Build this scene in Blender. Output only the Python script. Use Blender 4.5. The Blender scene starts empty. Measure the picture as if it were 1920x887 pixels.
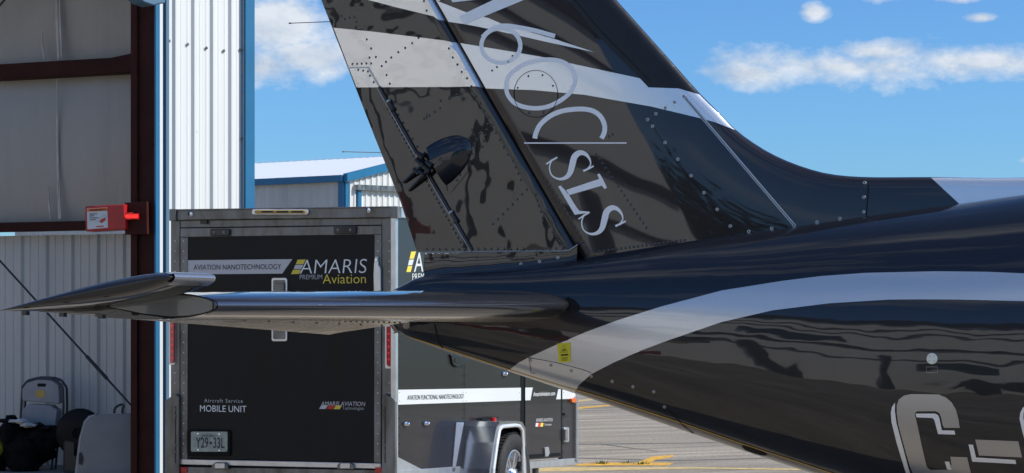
import bpy, bmesh, math, random
import numpy as np
from mathutils import Vector, Matrix
from mathutils.geometry import tessellate_polygon as tessellate
random.seed(7)
R = math.radians
scene = bpy.context.scene
COL = scene.collection

# ------------------------------------------------------------------ camera
F, CX, HY, CH = 3680.0, 960.0, 600.0, 1.62      # focal length in px, horizon row, eye height
cd = bpy.data.cameras.new("camera"); cam = bpy.data.objects.new("camera", cd); COL.objects.link(cam)
cam.location = (0, 0, CH); cam.rotation_euler = (R(90), 0, 0)
cd.sensor_width = 36.0; cd.lens = 36.0*F/1920.0
cd.shift_y = (HY-443.5)/1920.0
cd.clip_start = 0.1; cd.clip_end = 5000
scene.camera = cam
scene.render.resolution_x = 1024; scene.render.resolution_y = 473
scene.view_settings.view_transform = 'Standard'; scene.view_settings.look = 'None'
scene.view_settings.exposure = 0.0; scene.view_settings.gamma = 1.0
scene.render.engine = 'CYCLES'
scene.cycles.max_bounces = 8; scene.cycles.glossy_bounces = 5

# ------------------------------------------------------------------ sun and sky
SUN_EL = R(40)
SUN_DIR = Vector((0.978, -0.20, 0)).normalized()*math.cos(SUN_EL) + Vector((0, 0, math.sin(SUN_EL)))
sl = bpy.data.lights.new("sun", 'SUN'); sl.energy = 4.7; sl.angle = R(0.53); sl.color = (1.0, 0.955, 0.88)
sun = bpy.data.objects.new("sun", sl); COL.objects.link(sun)
sun.rotation_euler = SUN_DIR.to_track_quat('Z', 'Y').to_euler()
world = bpy.data.worlds.new("World"); scene.world = world; world.use_nodes = True
wn, wl = world.node_tree.nodes, world.node_tree.links
wn.clear()
def wnode(t, **kw):
    n = wn.new(t)
    for k, v in kw.items(): setattr(n, k, v)
    return n
def wmath(op, a, b=None, c=None, clamp=False):
    n = wn.new('ShaderNodeMath'); n.operation = op; n.use_clamp = clamp
    for i, v in enumerate((a, b, c)):
        if v is None: continue
        if isinstance(v, (int, float)): n.inputs[i].default_value = v
        else: wl.new(v, n.inputs[i])
    return n.outputs[0]
sky = wnode('ShaderNodeTexSky', sky_type='NISHITA', sun_disc=False)
sky.sun_elevation = SUN_EL; sky.sun_rotation = math.atan2(SUN_DIR.x, SUN_DIR.y)
sky.air_density = 1.0; sky.dust_density = 0.6; sky.ozone_density = 2.2; sky.altitude = 100
tc = wnode('ShaderNodeTexCoord'); sp = wnode('ShaderNodeSeparateXYZ'); wl.new(tc.outputs['Generated'], sp.inputs[0])
dx, dy, dz = sp.outputs
yy = wmath('MAXIMUM', dy, 0.02)
cu = wmath('DIVIDE', dx, yy); cv = wmath('DIVIDE', dz, yy)
nz = wnode('ShaderNodeTexNoise'); nz.inputs['Scale'].default_value = 22; nz.inputs['Detail'].default_value = 10; nz.inputs['Roughness'].default_value = 0.62
mp = wnode('ShaderNodeMapping'); mp.inputs['Scale'].default_value = (1, 1, 1.7); wl.new(tc.outputs['Generated'], mp.inputs[0]); wl.new(mp.outputs[0], nz.inputs['Vector'])
nv = nz.outputs['Fac']
def blob(px, py, rx, ry):
    a = wmath('DIVIDE', wmath('SUBTRACT', cu, (px-CX)/F), rx/F)
    b = wmath('DIVIDE', wmath('SUBTRACT', cv, (HY-py)/F), ry/F)
    r = wmath('SQRT', wmath('ADD', wmath('MULTIPLY', a, a), wmath('MULTIPLY', b, b)))
    return wmath('SUBTRACT', 1.0, r)
m = None
for b in ((520, 40, 150, 75), (590, 110, 130, 48), (490, 130, 120, 45), (1580, 126, 300, 44), (1400, 141, 150, 38), (1850, 118, 270, 44), (1640, 98, 120, 32), (1530, 22, 36, 20),
          (1640, -12, 90, 24), (1840, 33, 34, 12), (1960, 300, 50, 12), (1800, -10, 60, 16)):
    v = blob(*b); m = v if m is None else wmath('MAXIMUM', m, v)
front = wmath('GREATER_THAN', dy, 0.3)
m = wmath('MULTIPLY', wmath('MAXIMUM', m, -1.0), front)
n2 = wnode('ShaderNodeTexNoise'); n2.inputs['Scale'].default_value = 3.1; n2.inputs['Detail'].default_value = 8; n2.inputs['Roughness'].default_value = 0.58
mp2 = wnode('ShaderNodeMapping'); mp2.inputs['Scale'].default_value = (1, 1, 2.6); wl.new(tc.outputs['Generated'], mp2.inputs[0]); wl.new(mp2.outputs[0], n2.inputs['Vector'])
back = wmath('MULTIPLY', wmath('SUBTRACT', n2.outputs['Fac'], 0.515), 5.0, clamp=True)
back = wmath('MULTIPLY', back, wmath('SUBTRACT', 1.0, wmath('GREATER_THAN', dy, 0.86)))
dens = wmath('ADD', wmath('MULTIPLY', m, 1.5), wmath('MULTIPLY', wmath('SUBTRACT', nv, 0.5), 4.0))
dens = wmath('MULTIPLY', wmath('MULTIPLY', wmath('SUBTRACT', dens, 0.10), 0.95, clamp=True), wmath('GREATER_THAN', m, -0.9))
dens = wmath('MULTIPLY', dens, front)
dens = wmath('MULTIPLY', wmath('MAXIMUM', dens, back), wmath('MULTIPLY', dz, 30.0, clamp=True))
dens = wmath('MULTIPLY', dens, 0.84)
# cloud shade: a little darker in the thick middle, bright at the rims
mp3 = wnode('ShaderNodeMapping'); mp3.inputs['Scale'].default_value = (1, 1, 1.7); mp3.inputs['Location'].default_value = (.006, 0, .013); wl.new(tc.outputs['Generated'], mp3.inputs[0])
n3 = wnode('ShaderNodeTexNoise'); n3.inputs['Scale'].default_value = 22; n3.inputs['Detail'].default_value = 5; n3.inputs['Roughness'].default_value = .55; wl.new(mp3.outputs[0], n3.inputs['Vector'])
shd = wmath('ADD', wmath('MULTIPLY', wmath('SUBTRACT', nv, n3.outputs['Fac']), 2.2), 0.62, clamp=True)
cr = wnode('ShaderNodeValToRGB'); wl.new(shd, cr.inputs[0])
cr.color_ramp.elements[0].position = 0.2; cr.color_ramp.elements[0].color = (4.3, 4.8, 5.5, 1)
cr.color_ramp.elements[1].position = 0.85; cr.color_ramp.elements[1].color = (6.9, 7.1, 7.3, 1)
hs = wnode('ShaderNodeMix', data_type='RGBA', blend_type='MULTIPLY'); hs.inputs[0].default_value = 1.0
wl.new(sky.outputs[0], hs.inputs[6]); hs.inputs[7].default_value = (0.48, 0.82, 1.20, 1)
mx = wnode('ShaderNodeMix', data_type='RGBA'); wl.new(dens, mx.inputs[0]); wl.new(hs.outputs[2], mx.inputs[6]); wl.new(cr.outputs[0], mx.inputs[7])
bg = wnode('ShaderNodeBackground'); bg.inputs[1].default_value = 0.125; wl.new(mx.outputs[2], bg.inputs[0])
wo = wnode('ShaderNodeOutputWorld'); wl.new(bg.outputs[0], wo.inputs[0])

# ------------------------------------------------------------------ materials
def mat(name, col, rough=0.5, metal=0.0, spec=0.5, coat=0.0, coat_rough=0.02, coat_ior=1.5, vary=None, bump=None, streak=None, emit=None, alpha=1.0, trans=0.0, rvary=0.0):
    """vary=(scale, amount, stretch xyz) mottles the colour; bump=(scale, distance, stretch)"""
    m = bpy.data.materials.new(name); m.use_nodes = True
    nt = m.node_tree; N = nt.nodes; L = nt.links; b = N['Principled BSDF']
    b.inputs['Base Color'].default_value = (*col, 1); b.inputs['Roughness'].default_value = rough
    b.inputs['Metallic'].default_value = metal; b.inputs['Specular IOR Level'].default_value = spec
    b.inputs['Coat Weight'].default_value = coat; b.inputs['Coat Roughness'].default_value = coat_rough; b.inputs['Coat IOR'].default_value = coat_ior
    b.inputs['Transmission Weight'].default_value = trans
    if emit: b.inputs['Emission Color'].default_value = (*emit[:3], 1); b.inputs['Emission Strength'].default_value = emit[3]
    t = N.new('ShaderNodeTexCoord')
    def noise(scale, stretch, detail=5, rot=0, nr=.5):
        mp = N.new('ShaderNodeMapping'); mp.inputs['Scale'].default_value = stretch; mp.inputs['Rotation'].default_value = (0, 0, rot)
        L.new(t.outputs['Object'], mp.inputs[0])
        n = N.new('ShaderNodeTexNoise'); n.inputs['Scale'].default_value = scale; n.inputs['Detail'].default_value = detail; n.inputs['Roughness'].default_value = nr
        L.new(mp.outputs[0], n.inputs['Vector']); return n.outputs['Fac']
    if vary:
        f = noise(vary[0], vary[2] if len(vary) > 2 else (1, 1, 1))
        cr = N.new('ShaderNodeValToRGB'); L.new(f, cr.inputs[0])
        a = vary[1]
        cr.color_ramp.elements[0].position = 0.28; cr.color_ramp.elements[0].color = (*[c*(1-a) for c in col], 1)
        cr.color_ramp.elements[1].position = 0.72; cr.color_ramp.elements[1].color = (*[min(1, c*(1+a)) for c in col], 1)
        L.new(cr.outputs[0], b.inputs['Base Color'])
        if rvary:
            mr = N.new('ShaderNodeMapRange'); L.new(f, mr.inputs[0]); mr.inputs[1].default_value = .3; mr.inputs[2].default_value = .7
            mr.inputs[3].default_value = max(0, rough-rvary); mr.inputs[4].default_value = rough+rvary; L.new(mr.outputs[0], b.inputs['Roughness'])
    if bump:
        f = noise(bump[0], bump[2] if len(bump) > 2 else (1, 1, 1), bump[3] if len(bump) > 3 else 3, 0, bump[4] if len(bump) > 4 else .5)
        bp = N.new('ShaderNodeBump'); bp.inputs['Distance'].default_value = bump[1]; bp.inputs['Strength'].default_value = 1.0
        L.new(f, bp.inputs['Height']); L.new(bp.outputs[0], b.inputs['Normal'])
        if coat: L.new(bp.outputs[0], b.inputs['Coat Normal'])
    return m
COATI = 1.57
M = {}
M['paint'] = mat('gloss_black_paint', (.010, .010, .012), .35, spec=.2, coat=1, coat_ior=1.55, bump=(2.8, .0058, (.6, 1, 1.2), 3, .36))
M['skin'] = mat('gloss_black_riveted_skin', (.014, .013, .012), .35, spec=.2, coat=1, coat_ior=COATI, bump=(4.6, .0058, (1, 1, 1), 2, .34))
M['fin_skin'] = mat('gloss_black_fin_skin', (.017, .013, .014), .35, spec=.2, coat=1, coat_ior=COATI, bump=(2.2, .0012, (1, 1, .6), 2))
M['silver'] = mat('silver_paint', (.70, .71, .70), .24, metal=.55, coat=1, bump=(2.6, .003, (.6, 1, 1.3), 2))
M['silver_skin'] = mat('silver_paint_on_rudder', (.80, .80, .78), .2, metal=.7, coat=1, coat_ior=1.6, bump=(4.6, .0058, (1, 1, 1), 2, .34))
M['silver_fin'] = mat('silver_paint_on_fin', (.90, .91, .90), .25, metal=.7, coat=1, bump=(2.2, .0012, (1, 1, .6), 2))
M['letter'] = mat('pale_silver_lettering', (.97, .98, .98), .42, metal=.4)
M['regface'] = mat('pewter_registration_paint', (.46, .455, .44), .3, metal=.8, coat=.6)
M['underside'] = mat('pale_pewter_underside', (.95, .86, .70), .22, metal=.9, coat=.5, bump=(9, .002))
M['ribface'] = mat('grey_rib_paint', (.10, .105, .10), .25, coat=1)
M['regshade'] = mat('light_registration_paint', (.93, .95, .96), .4, metal=.6)
M['boot'] = mat('rubber_deice_boot', (.012, .012, .013), .32, spec=.45, bump=(14, .001, (1, 1, 1)), vary=(6, .3))
M['hornnose'] = mat('dull_silver_horn_nose', (.42, .42, .44), .25, metal=.8)
M['leading'] = mat('polished_leading_edge', (.17, .17, .19), .17, metal=.9, bump=(9, .0006, (.5, .5, 1), 1))
M['gap'] = mat('dark_gap', (.004, .004, .004), .9)
M['blackpart'] = mat('satin_black_metal', (.012, .012, .013), .35, coat=.3)
M['bead'] = mat('pale_sealant_bead', (.55, .58, .60), .3, metal=.3)
M['screw'] = mat('zinc_screw_head', (.46, .46, .44), .4, metal=.7, vary=(300, .15))
M['darkscrew'] = mat('painted_rivet_head', (.012, .012, .012), .22, coat=1, coat_ior=1.6)
M['yellowline'] = mat('gold_pinstripe_paint', (.62, .36, .04), .35)
M['placard'] = mat('yellow_placard', (.80, .72, .03), .45)
M['ink'] = mat('black_ink', (.02, .02, .02), .6)
M['port'] = mat('cream_port_cover', (.95, .91, .74), .35, spec=.5)
# trailer
M['tblack'] = mat('trailer_black_panel', (.009, .009, .010), .42, spec=.24, vary=(3.5, .55, (1, 1, .3)), bump=(1.6, .003), rvary=.12)
M['tside'] = mat('trailer_side_skin', (.024, .022, .024), .2, coat=.35, coat_ior=1.4, spec=.25, bump=(1.1, .006, (1, 1, .3), 2), vary=(1.3, .15, (1, 1, .2)))
M['alu'] = mat('mill_aluminium', (.20, .20, .19), .42, metal=.75, vary=(9, .55, (1, 1, .35)), bump=(60, .0004, (1, 1, .1)), rvary=.15)
M['alub'] = mat('bright_aluminium', (.70, .71, .72), .30, metal=.8, vary=(9, .12), bump=(40, .0004))
M['chrome'] = mat('polished_chrome', (.82, .82, .83), .08, metal=1.0)
M['fender'] = mat('polished_aluminium_fender', (.52, .52, .52), .2, metal=.95, vary=(3, .1), bump=(3, .004))
M['beadwhite'] = mat('satin_aluminium_bead', (.80, .80, .79), .35, metal=.4)
M['white'] = mat('white_vinyl', (.66, .67, .65), .45)
M['grey'] = mat('pale_grey_vinyl', (.58, .57, .56), .5)
M['letter2'] = mat('bright_white_vinyl', (.86, .86, .84), .5)
M['yellow'] = mat('yellow_vinyl', (.80, .62, .07), .45)
M['red'] = mat('red_vinyl', (.60, .03, .02), .45)
M['redlens'] = mat('red_lamp_lens', (.52, .010, .016), .12, coat=1)
M['reddot'] = mat('red_led', (.85, .03, .04), .1, emit=(1, .04, .06, .35))
M['amber'] = mat('amber_lamp_lens', (.46, .30, .05), .15, coat=1)
M['orange'] = mat('orange_lamp_lens', (.85, .16, .02), .15, coat=1)
M['rubber'] = mat('tyre_rubber', (.022, .021, .020), .75, vary=(30, .3), bump=(60, .001))
M['rblack'] = mat('black_rubber_part', (.004, .004, .004), .6, spec=.2)
M['plate'] = mat('licence_plate_metal', (.34, .38, .32), .4, vary=(20, .2), bump=(20, .001))
M['plateink'] = mat('licence_plate_ink', (.02, .03, .05), .5)
M['roofwhite'] = mat('white_trailer_roof', (.7, .7, .7), .5)
# hangars
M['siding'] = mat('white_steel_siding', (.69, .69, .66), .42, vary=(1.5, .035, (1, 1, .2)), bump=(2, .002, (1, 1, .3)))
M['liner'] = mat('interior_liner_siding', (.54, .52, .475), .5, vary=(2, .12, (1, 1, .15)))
M['blue'] = mat('blue_steel_trim', (.012, .135, .27), .4, vary=(3, .08))
M['bluegrey'] = mat('blue_grey_trim', (.08, .16, .24), .45)
M['steelred'] = mat('red_oxide_steel', (.040, .010, .007), .6, spec=.15, vary=(5, .25), bump=(30, .001))
M['steelhi'] = mat('red_oxide_steel_flange', (.050, .011, .008), .6, spec=.15, vary=(5, .25))
M['insul'] = mat('vinyl_faced_insulation', (.37, .34, .295), .42, vary=(1.0, .08, (1, 1, .3)), bump=(2.2, .022, (2.4, 1, .3)))
M['insul_lit'] = mat('insulation_lit_crease', (.46, .43, .38), .4, vary=(8, .2))  # paler than the facing: light on the wrinkles put into the colour
M['floor'] = mat('hangar_concrete_floor', (.20, .19, .18), .6, vary=(1, .2))
M['roofsheet'] = mat('white_roof_sheet', (.80, .81, .80), .45)
M['darkroof'] = mat('dark_wall_detail', (.02, .02, .022), .6)
M['palewall'] = mat('pale_hangar_wall', (.86, .81, .73), .6, vary=(.25, .06, (1, 1, .1)))
M['redbox'] = mat('red_enamel', (.46, .012, .012), .35, vary=(6, .15))
M['redglow'] = mat('red_pilot_lamp', (.9, .02, .02), .2, emit=(1, .03, .02, .9))
M['cable'] = mat('steel_cable', (.03, .03, .03), .6)
M['chairgrey'] = mat('grey_chair_plastic', (.32, .32, .32), .5, vary=(10, .1))
M['chairdark'] = mat('dark_chair_metal', (.05, .05, .06), .4)
M['cloth'] = mat('black_bag_cloth', (.006, .006, .006), .9, spec=.15, bump=(9, .06, (1, 1, 1), 4))
M['whitecloth'] = mat('white_cloth', (.5, .5, .5), .8, bump=(20, .01))
M['hivis'] = mat('yellow_green_cloth', (.24, .31, .015), .7)
M['table'] = mat('grey_table_plastic', (.22, .22, .22), .5, bump=(150, .0008), vary=(4, .08))
M['paintY'] = mat('worn_yellow_road_paint', (.66, .36, .03), .7, vary=(14, .5), bump=(80, .002))
M['paintP'] = mat('faded_yellow_road_paint', (.55, .40, .16), .8, vary=(9, .25))
M['tar'] = mat('tar_crack_filler', (.11, .10, .085), .7)
M['weed'] = mat('weed_leaves', (.10, .13, .03), .7)
M['carred'] = mat('red_car_paint', (.26, .008, .01), .3, coat=1)
M['cardark'] = mat('dark_truck_paint', (.02, .02, .022), .3, coat=1)
M['glass'] = mat('dark_car_glass', (.02, .025, .03), .05, spec=.8)
M['leaf'] = mat('tree_foliage', (.055, .085, .025), .8, vary=(.6, .4))

# asphalt: pale aggregate with long streaks
def asphalt():
    m = bpy.data.materials.new('worn_asphalt'); m.use_nodes = True
    N = m.node_tree.nodes; L = m.node_tree.links; b = N['Principled BSDF']; b.inputs['Roughness'].default_value = .85
    t = N.new('ShaderNodeTexCoord')
    def nz(sc, st, rot, det=6):
        mp = N.new('ShaderNodeMapping'); mp.vector_type = 'TEXTURE'; mp.inputs['Scale'].default_value = st; mp.inputs['Rotation'].default_value = (0, 0, rot)
        L.new(t.outputs['Object'], mp.inputs[0]); n = N.new('ShaderNodeTexNoise'); n.inputs['Scale'].default_value = sc; n.inputs['Detail'].default_value = det
        n.inputs['Roughness'].default_value = .62; L.new(mp.outputs[0], n.inputs['Vector']); return n.outputs['Fac']
    def ramp(f, a, ca, c, cc):
        r = N.new('ShaderNodeValToRGB'); L.new(f, r.inputs[0]); r.color_ramp.elements[0].position = a; r.color_ramp.elements[0].color = (*ca, 1)
        r.color_ramp.elements[1].position = c; r.color_ramp.elements[1].color = (*cc, 1); return r.outputs[0]
    def mul(a, b2):
        x = N.new('ShaderNodeMix'); x.data_type = 'RGBA'; x.blend_type = 'MULTIPLY'; x.inputs[0].default_value = 1
        L.new(a, x.inputs[6]); L.new(b2, x.inputs[7]); return x.outputs[2]
    base = ramp(nz(1.1, (5, .5, 1), R(28)), .33, (.180, .156, .122), .66, (.41, .355, .285))
    grit = ramp(nz(22, (1, 1, 1), 0, 8), .34, (.66, .66, .66), .66, (1.26, 1.23, 1.18))
    big = ramp(nz(.12, (1, 1, 1), 0, 3), .35, (.80, .80, .80), .65, (1.10, 1.09, 1.07))
    L.new(mul(mul(base, grit), big), b.inputs['Base Color'])
    bp = N.new('ShaderNodeBump'); bp.inputs['Distance'].default_value = .006; L.new(nz(60, (1, 1, 1), 0, 3), bp.inputs['Height']); L.new(bp.outputs[0], b.inputs['Normal'])
    return m
M['asphalt'] = asphalt()
M['grass'] = mat('dry_grass', (.08, .11, .025), .9, vary=(.4, .4), bump=(8, .05))

# ------------------------------------------------------------------ object helpers
def off(p):
    v = Vector((0, 0, 0))
    while p is not None: v += p.location; p = p.parent
    return v
def setp(o, label=None, cat=None, group=None, kind=None):
    if label: o['label'] = label
    if cat: o['category'] = cat
    if group: o['group'] = group
    if kind: o['kind'] = kind
    return o
def thing(name, loc, label, cat, group=None, rz=0):
    o = bpy.data.objects.new(name, None); COL.objects.link(o); o.location = loc; o.rotation_euler = (0, 0, rz)
    o.empty_display_size = .2
    return setp(o, label, cat, group)
def mk(name, verts, faces, mt, parent=None, smooth=False, local=False, bevel=0.0, kind=None, seg=1):
    if parent is not None and not local:
        d = off(parent); verts = [(v[0]-d.x, v[1]-d.y, v[2]-d.z) for v in verts]
    me = bpy.data.meshes.new(name); me.from_pydata([tuple(v) for v in verts], [], faces); me.update()
    if smooth: me.polygons.foreach_set('use_smooth', [True]*len(me.polygons))
    me.materials.append(M[mt] if isinstance(mt, str) else mt)
    o = bpy.data.objects.new(name, me); COL.objects.link(o); o.parent = parent
    if bevel:
        bm = o.modifiers.new('bevel', 'BEVEL'); bm.width = bevel; bm.segments = seg; bm.limit_method = 'ANGLE'; bm.angle_limit = R(40)
    if kind: o['kind'] = kind
    return o
class MB:
    def __init__(s): s.v = []; s.f = []
    def add(s, v, f):
        n = len(s.v); s.v += [tuple(x) for x in v]; s.f += [tuple(i+n for i in q) for q in f]; return s
    def prism(s, front, back):
        n = len(front); s.add(list(front)+list(back), [tuple(range(n)), tuple(range(2*n-1, n-1, -1))]+[(i, i+n, (i+1) % n+n, (i+1) % n) for i in range(n)]); return s
    def box(s, o, a, b, c):
        """box from corner o spanned by vectors a, b, c"""
        o, a, b, c = map(Vector, (o, a, b, c)); return s.prism([o, o+a, o+a+b, o+b], [o+c, o+a+c, o+a+b+c, o+b+c])
    def bar(s, p, q, r, n=8, r2=None):
        p, q = Vector(p), Vector(q); d = (q-p).normalized(); u = d.orthogonal().normalized(); w = d.cross(u); r2 = r if r2 is None else r2
        ring = lambda c, rr: [c+(u*math.cos(2*math.pi*k/n)+w*math.sin(2*math.pi*k/n))*rr for k in range(n)]
        return s.prism(ring(p, r), ring(q, r2))
    def lathe(s, c, axis, prof, n=32):
        """prof: (radius, distance along axis)"""
        c, axis = Vector(c), Vector(axis).normalized(); u = axis.orthogonal().normalized(); w = axis.cross(u); v = []; f = []
        for r, d in prof:
            for k in range(n): a = 2*math.pi*k/n; v.append(c+axis*d+(u*math.cos(a)+w*math.sin(a))*max(r, 1e-4))
        for i in range(len(prof)-1):
            for k in range(n): f.append((i*n+k, i*n+(k+1) % n, (i+1)*n+(k+1) % n, (i+1)*n+k))
        return s.add(v, f)
    def build(s, name, mt, parent=None, **kw): return mk(name, s.v, s.f, mt, parent, **kw)
class Plane:
    """a vertical or ground plane standing in the place; at() finds where a sight line meets it"""
    def __init__(s, o, n): s.o = Vector(o); s.n = Vector(n).normalized()
    def at(s, px, py, d=0.0):
        o = s.o+s.n*d; c = Vector((0, 0, CH)); r = Vector(((px-CX)/F, 1, (HY-py)/F)); k = (o-c).dot(s.n)/r.dot(s.n); return c+r*k
    def slab(s, mb, pts, d0, d1):
        fr = [s.at(x, y, d1) for x, y in pts]; mb.prism(fr, [p-s.n*(d1-d0) for p in fr]); return mb
    def rect(s, mb, x0, y0, x1, y1, d0, d1): return s.slab(mb, [(x0, y0), (x1, y0), (x1, y1), (x0, y1)], d0, d1)
GROUND = Plane((0, 0, 0), (0, 0, 1))
def slab(name, pl, pts, d0, d1, mt, parent, **kw): return pl.slab(MB(), pts, d0, d1).build(name, mt, parent, **kw)
def rrect(x0, y0, x1, y1, r, n=4):
    o = []
    for cx, cy, a0 in ((x1-r, y0+r, -90), (x1-r, y1-r, 0), (x0+r, y1-r, 90), (x0+r, y0+r, 180)):
        for k in range(n+1): a = R(a0+90*k/n); o.append((cx+r*math.cos(a), cy+r*math.sin(a)))
    return o
def text_on(name, pl, txt, x0, yb0, x1, yb1, h, mt, parent, d=0.004, shear=0.0, bold=0.0, space=1.0, extr=.0008):
    """lettering whose baseline runs (x0,yb0)-(x1,yb1) and whose capitals are h px tall"""
    cu_ = bpy.data.curves.new('t', 'FONT'); cu_.body = txt; cu_.extrude = 0; cu_.offset = bold; cu_.space_character = space; cu_.resolution_u = 4
    o = bpy.data.objects.new('t', cu_); COL.objects.link(o); bpy.context.view_layer.update()
    me = bpy.data.meshes.new_from_object(o.evaluated_get(bpy.context.evaluated_depsgraph_get())); bpy.data.objects.remove(o); bpy.data.curves.remove(cu_)
    vs = [v.co.copy() for v in me.vertices]; fs = [tuple(p.vertices) for p in me.polygons]; bpy.data.meshes.remove(me)
    a = min(v.x for v in vs); b = max(v.x for v in vs)
    A = pl.at(x0, yb0, d); B = pl.at(x1, yb1, d); H = pl.at(x0, yb0-h, d)-A; U = B-A
    out = [A+U*((v.x-a)/(b-a))+H*(v.y/.70)+U.normalized()*H.length*shear*(v.y/.70) for v in vs]
    return mk(name, out, fs, mt, parent)

# ------------------------------------------------------------------ the ground
def sheet(name, pts, z, mt):
    o = mk(name, [(x, y, z) for x, y in pts], [tuple(range(len(pts)))], mt); setp(o, kind='structure'); return o
sheet('ground', [(-2500, -2500), (2500, -2500), (2500, 2500), (-2500, 2500)], -.05, 'grass')
sheet('apron', [(-160, -90), (34, -90), (30, 4), (15, 14), (13, 60), (13, 150), (-160, 150)], 0, 'asphalt')
def ground_paint(name, px, mt, label, cat, z=.004):
    pts = [GROUND.at(x, y, z) for x, y in px]
    mb = MB(); mb.prism(pts, [p-Vector((0, 0, .003)) for p in pts])
    o = mb.build(name, mt); setp(o, label, cat); return o
def z8(pts): return [(1000+x/3.84, 700+y/3.84) for x, y in pts]
ground_paint('painted_line', z8([(300, 257), (545, 233), (700, 217), (700, 206), (545, 226), (300, 246)]), 'paintY', 'yellow painted line on the apron running from the trailer under the black fuselage', 'road marking')
ground_paint('painted_line', z8([(300, 206), (445, 188), (600, 168), (600, 160), (445, 180), (300, 196)]), 'paintP', 'faded far yellow line on the apron just right of the trailer', 'road marking')
ground_paint('painted_arrow', z8([(200, 664), (330, 652), (490, 640), (740, 645), (860, 598), (1012, 588), (1000, 600), (880, 622), (835, 642), (1012, 644), (960, 662), (700, 662), (330, 664)]), 'paintY',
             'bright yellow forked arrow painted on the asphalt right of the trailer wheel', 'road marking')
ground_paint('painted_line', [(1000, 884), (1010, 876), (1300, 876), (1600, 880), (1600, 883), (1300, 878.5)], 'paintP', 'pale yellow thin line on the asphalt in front of the forked arrow', 'road marking')
for i, (pts, lab) in enumerate(([(( 300, 508), (1100, 500), (1500, 490), (1500, 494), (1100, 504), (300, 513)), 'long dark tar seam crossing the apron above the yellow arrow'],
                 [((480, 505), (700, 535), (900, 560), (900, 562), (700, 539), (480, 509)), 'short slanting dark tar seam branching on the apron'],
                 [((200, 604), (1000, 625), (1800, 608), (1800, 612), (1000, 630), (200, 608)), 'dark tar seam touching the tip of the yellow arrow'])):
    ground_paint('tar_seam', z8(pts), 'tar', lab, 'crack', z=.0025)
for i, (x, y, k) in enumerate(((1128, 870, 60), (1176, 869, 25), (1203, 871, 40))):
    c = GROUND.at(x, y); mb = MB()
    for j in range(k):
        a = random.uniform(0, 6.28); r = random.uniform(0, .10); p = c+Vector((math.cos(a)*r, math.sin(a)*r*.6, .004)); h = random.uniform(.015, .045)
        q = Vector((math.cos(a), math.sin(a), 0)); w = Vector((-q.y, q.x, 0))*.006
        mb.add([p-w, p+w, p+q*h*.6+Vector((0, 0, h))], [(0, 1, 2)])
    o = mb.build('weed_tuft', 'weed'); setp(o, ('largest green weed tuft at the left fork of the yellow arrow', 'smallest weed tuft in the middle of the yellow arrow', 'weed tuft where the yellow arrow forks')[i], 'weed')

# ------------------------------------------------------------------ corrugated sheets
def corr(A, B, z0, z1, n, pitch, depth, ztop1=None, minor=.25, start=0.0, top=.028, base=.075):
    """ribbed steel sheet from A to B (plan points); ribs stand proud along n"""
    A, B, n = Vector((A[0], A[1], 0)), Vector((B[0], B[1], 0)), Vector((n[0], n[1], 0)).normalized(); Ln = (B-A).length; u = (B-A)/Ln
    prof = [(0, 0)]; x = start
    while x < Ln:
        for dx_, dd in ((-base/2, 0), (-top/2, depth), (top/2, depth), (base/2, 0)): prof.append((x+dx_, dd))
        for fr in (1/3., 2/3.):
            m_ = x+pitch*fr
            for dx_, dd in ((-.014, 0), (-.005, depth*minor), (.005, depth*minor), (.014, 0)): prof.append((m_+dx_, dd))
        x += pitch
    prof = [p for p in prof if 0 <= p[0] <= Ln]+[(Ln, 0)]; prof.sort(key=lambda p: p[0])
    zt = (lambda s: z1) if ztop1 is None else (lambda s: z1+(ztop1-z1)*s/Ln)
    v = []; f = []
    for s, d in prof:
        p = A+u*s+n*d; v += [(p.x, p.y, z0), (p.x, p.y, zt(s))]
    for i in range(len(prof)-1): f.append((2*i, 2*i+2, 2*i+3, 2*i+1))
    return v, f

# ------------------------------------------------------------------ the open hangar on the left
def gx(px, Y): return (px-CX)/F*Y
J = Vector((gx(290, 20.0), 20.0, 0))
OD = Vector((-.93, .37, 0)).normalized(); ON = Vector((-.37, -.93, 0)).normalized()   # doorway runs left                        # door jamb
FD = Vector((.70, .714, 0)).normalized()                     # front wall runs right and back
FN = Vector((FD.y, -FD.x, 0))                               # its outward normal (sunlit)
hang = thing('hangar', (J.x, J.y, 0), 'white ribbed steel hangar with an open doorway, dark red columns and blue corner trim', 'hangar')
def front_s(px):                                            # distance along the front wall where a pixel column meets it
    a = (px-CX)/F; return (a*J.y-J.x)/(FD.x-a*FD.y)
def FP(px): return J+FD*front_s(px)
HT = 7.5
def strip(name, px0, px1, d0, d1, mt, z0=0.0, z1=HT):
    a, b = J+FD*front_s(px0), J+FD*front_s(px1); u = b-a
    return MB().box(a+FN*d0+Vector((0, 0, z0)), u, (0, 0, z1-z0), FN*(d1-d0)).build(name, mt, hang)
strip('jamb_trim', 289, 296.5, -.06, .03, 'blue')
strip('jamb_flashing', 297, 303, -.05, .02, 'siding')
strip('jamb_channel', 303.5, 308, -.05, .0, 'bluegrey')
strip('jamb_edge', 308.5, 314, -.05, .03, 'bluegrey')
v, f = corr(FP(314), FP(456), 0, HT, FN, (front_s(430)-front_s(325))/3., .030, start=front_s(328)-front_s(314), top=.030, base=.075, minor=.12)
mk('siding_sheet', v, f, 'siding', hang)
strip('corner_trim', 454, 471, .0, .06, 'blue')
strip('corner_edge', 452.2, 454, .0, .045, 'bluegrey')
# screws on the sheet
for x, y in ((317, 77), (352, 83), (366, 84), (387, 90), (420, 95), (451, 93), (367, 247), (453, 260)):
    pl = Plane(J, FN); c = pl.at(x, y, .012); MB().lathe(c, FN, [(.016, 0), (.016, .006), (.009, .012), (0, .012)], 8).build('sheet_screw', 'alu', hang)
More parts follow.
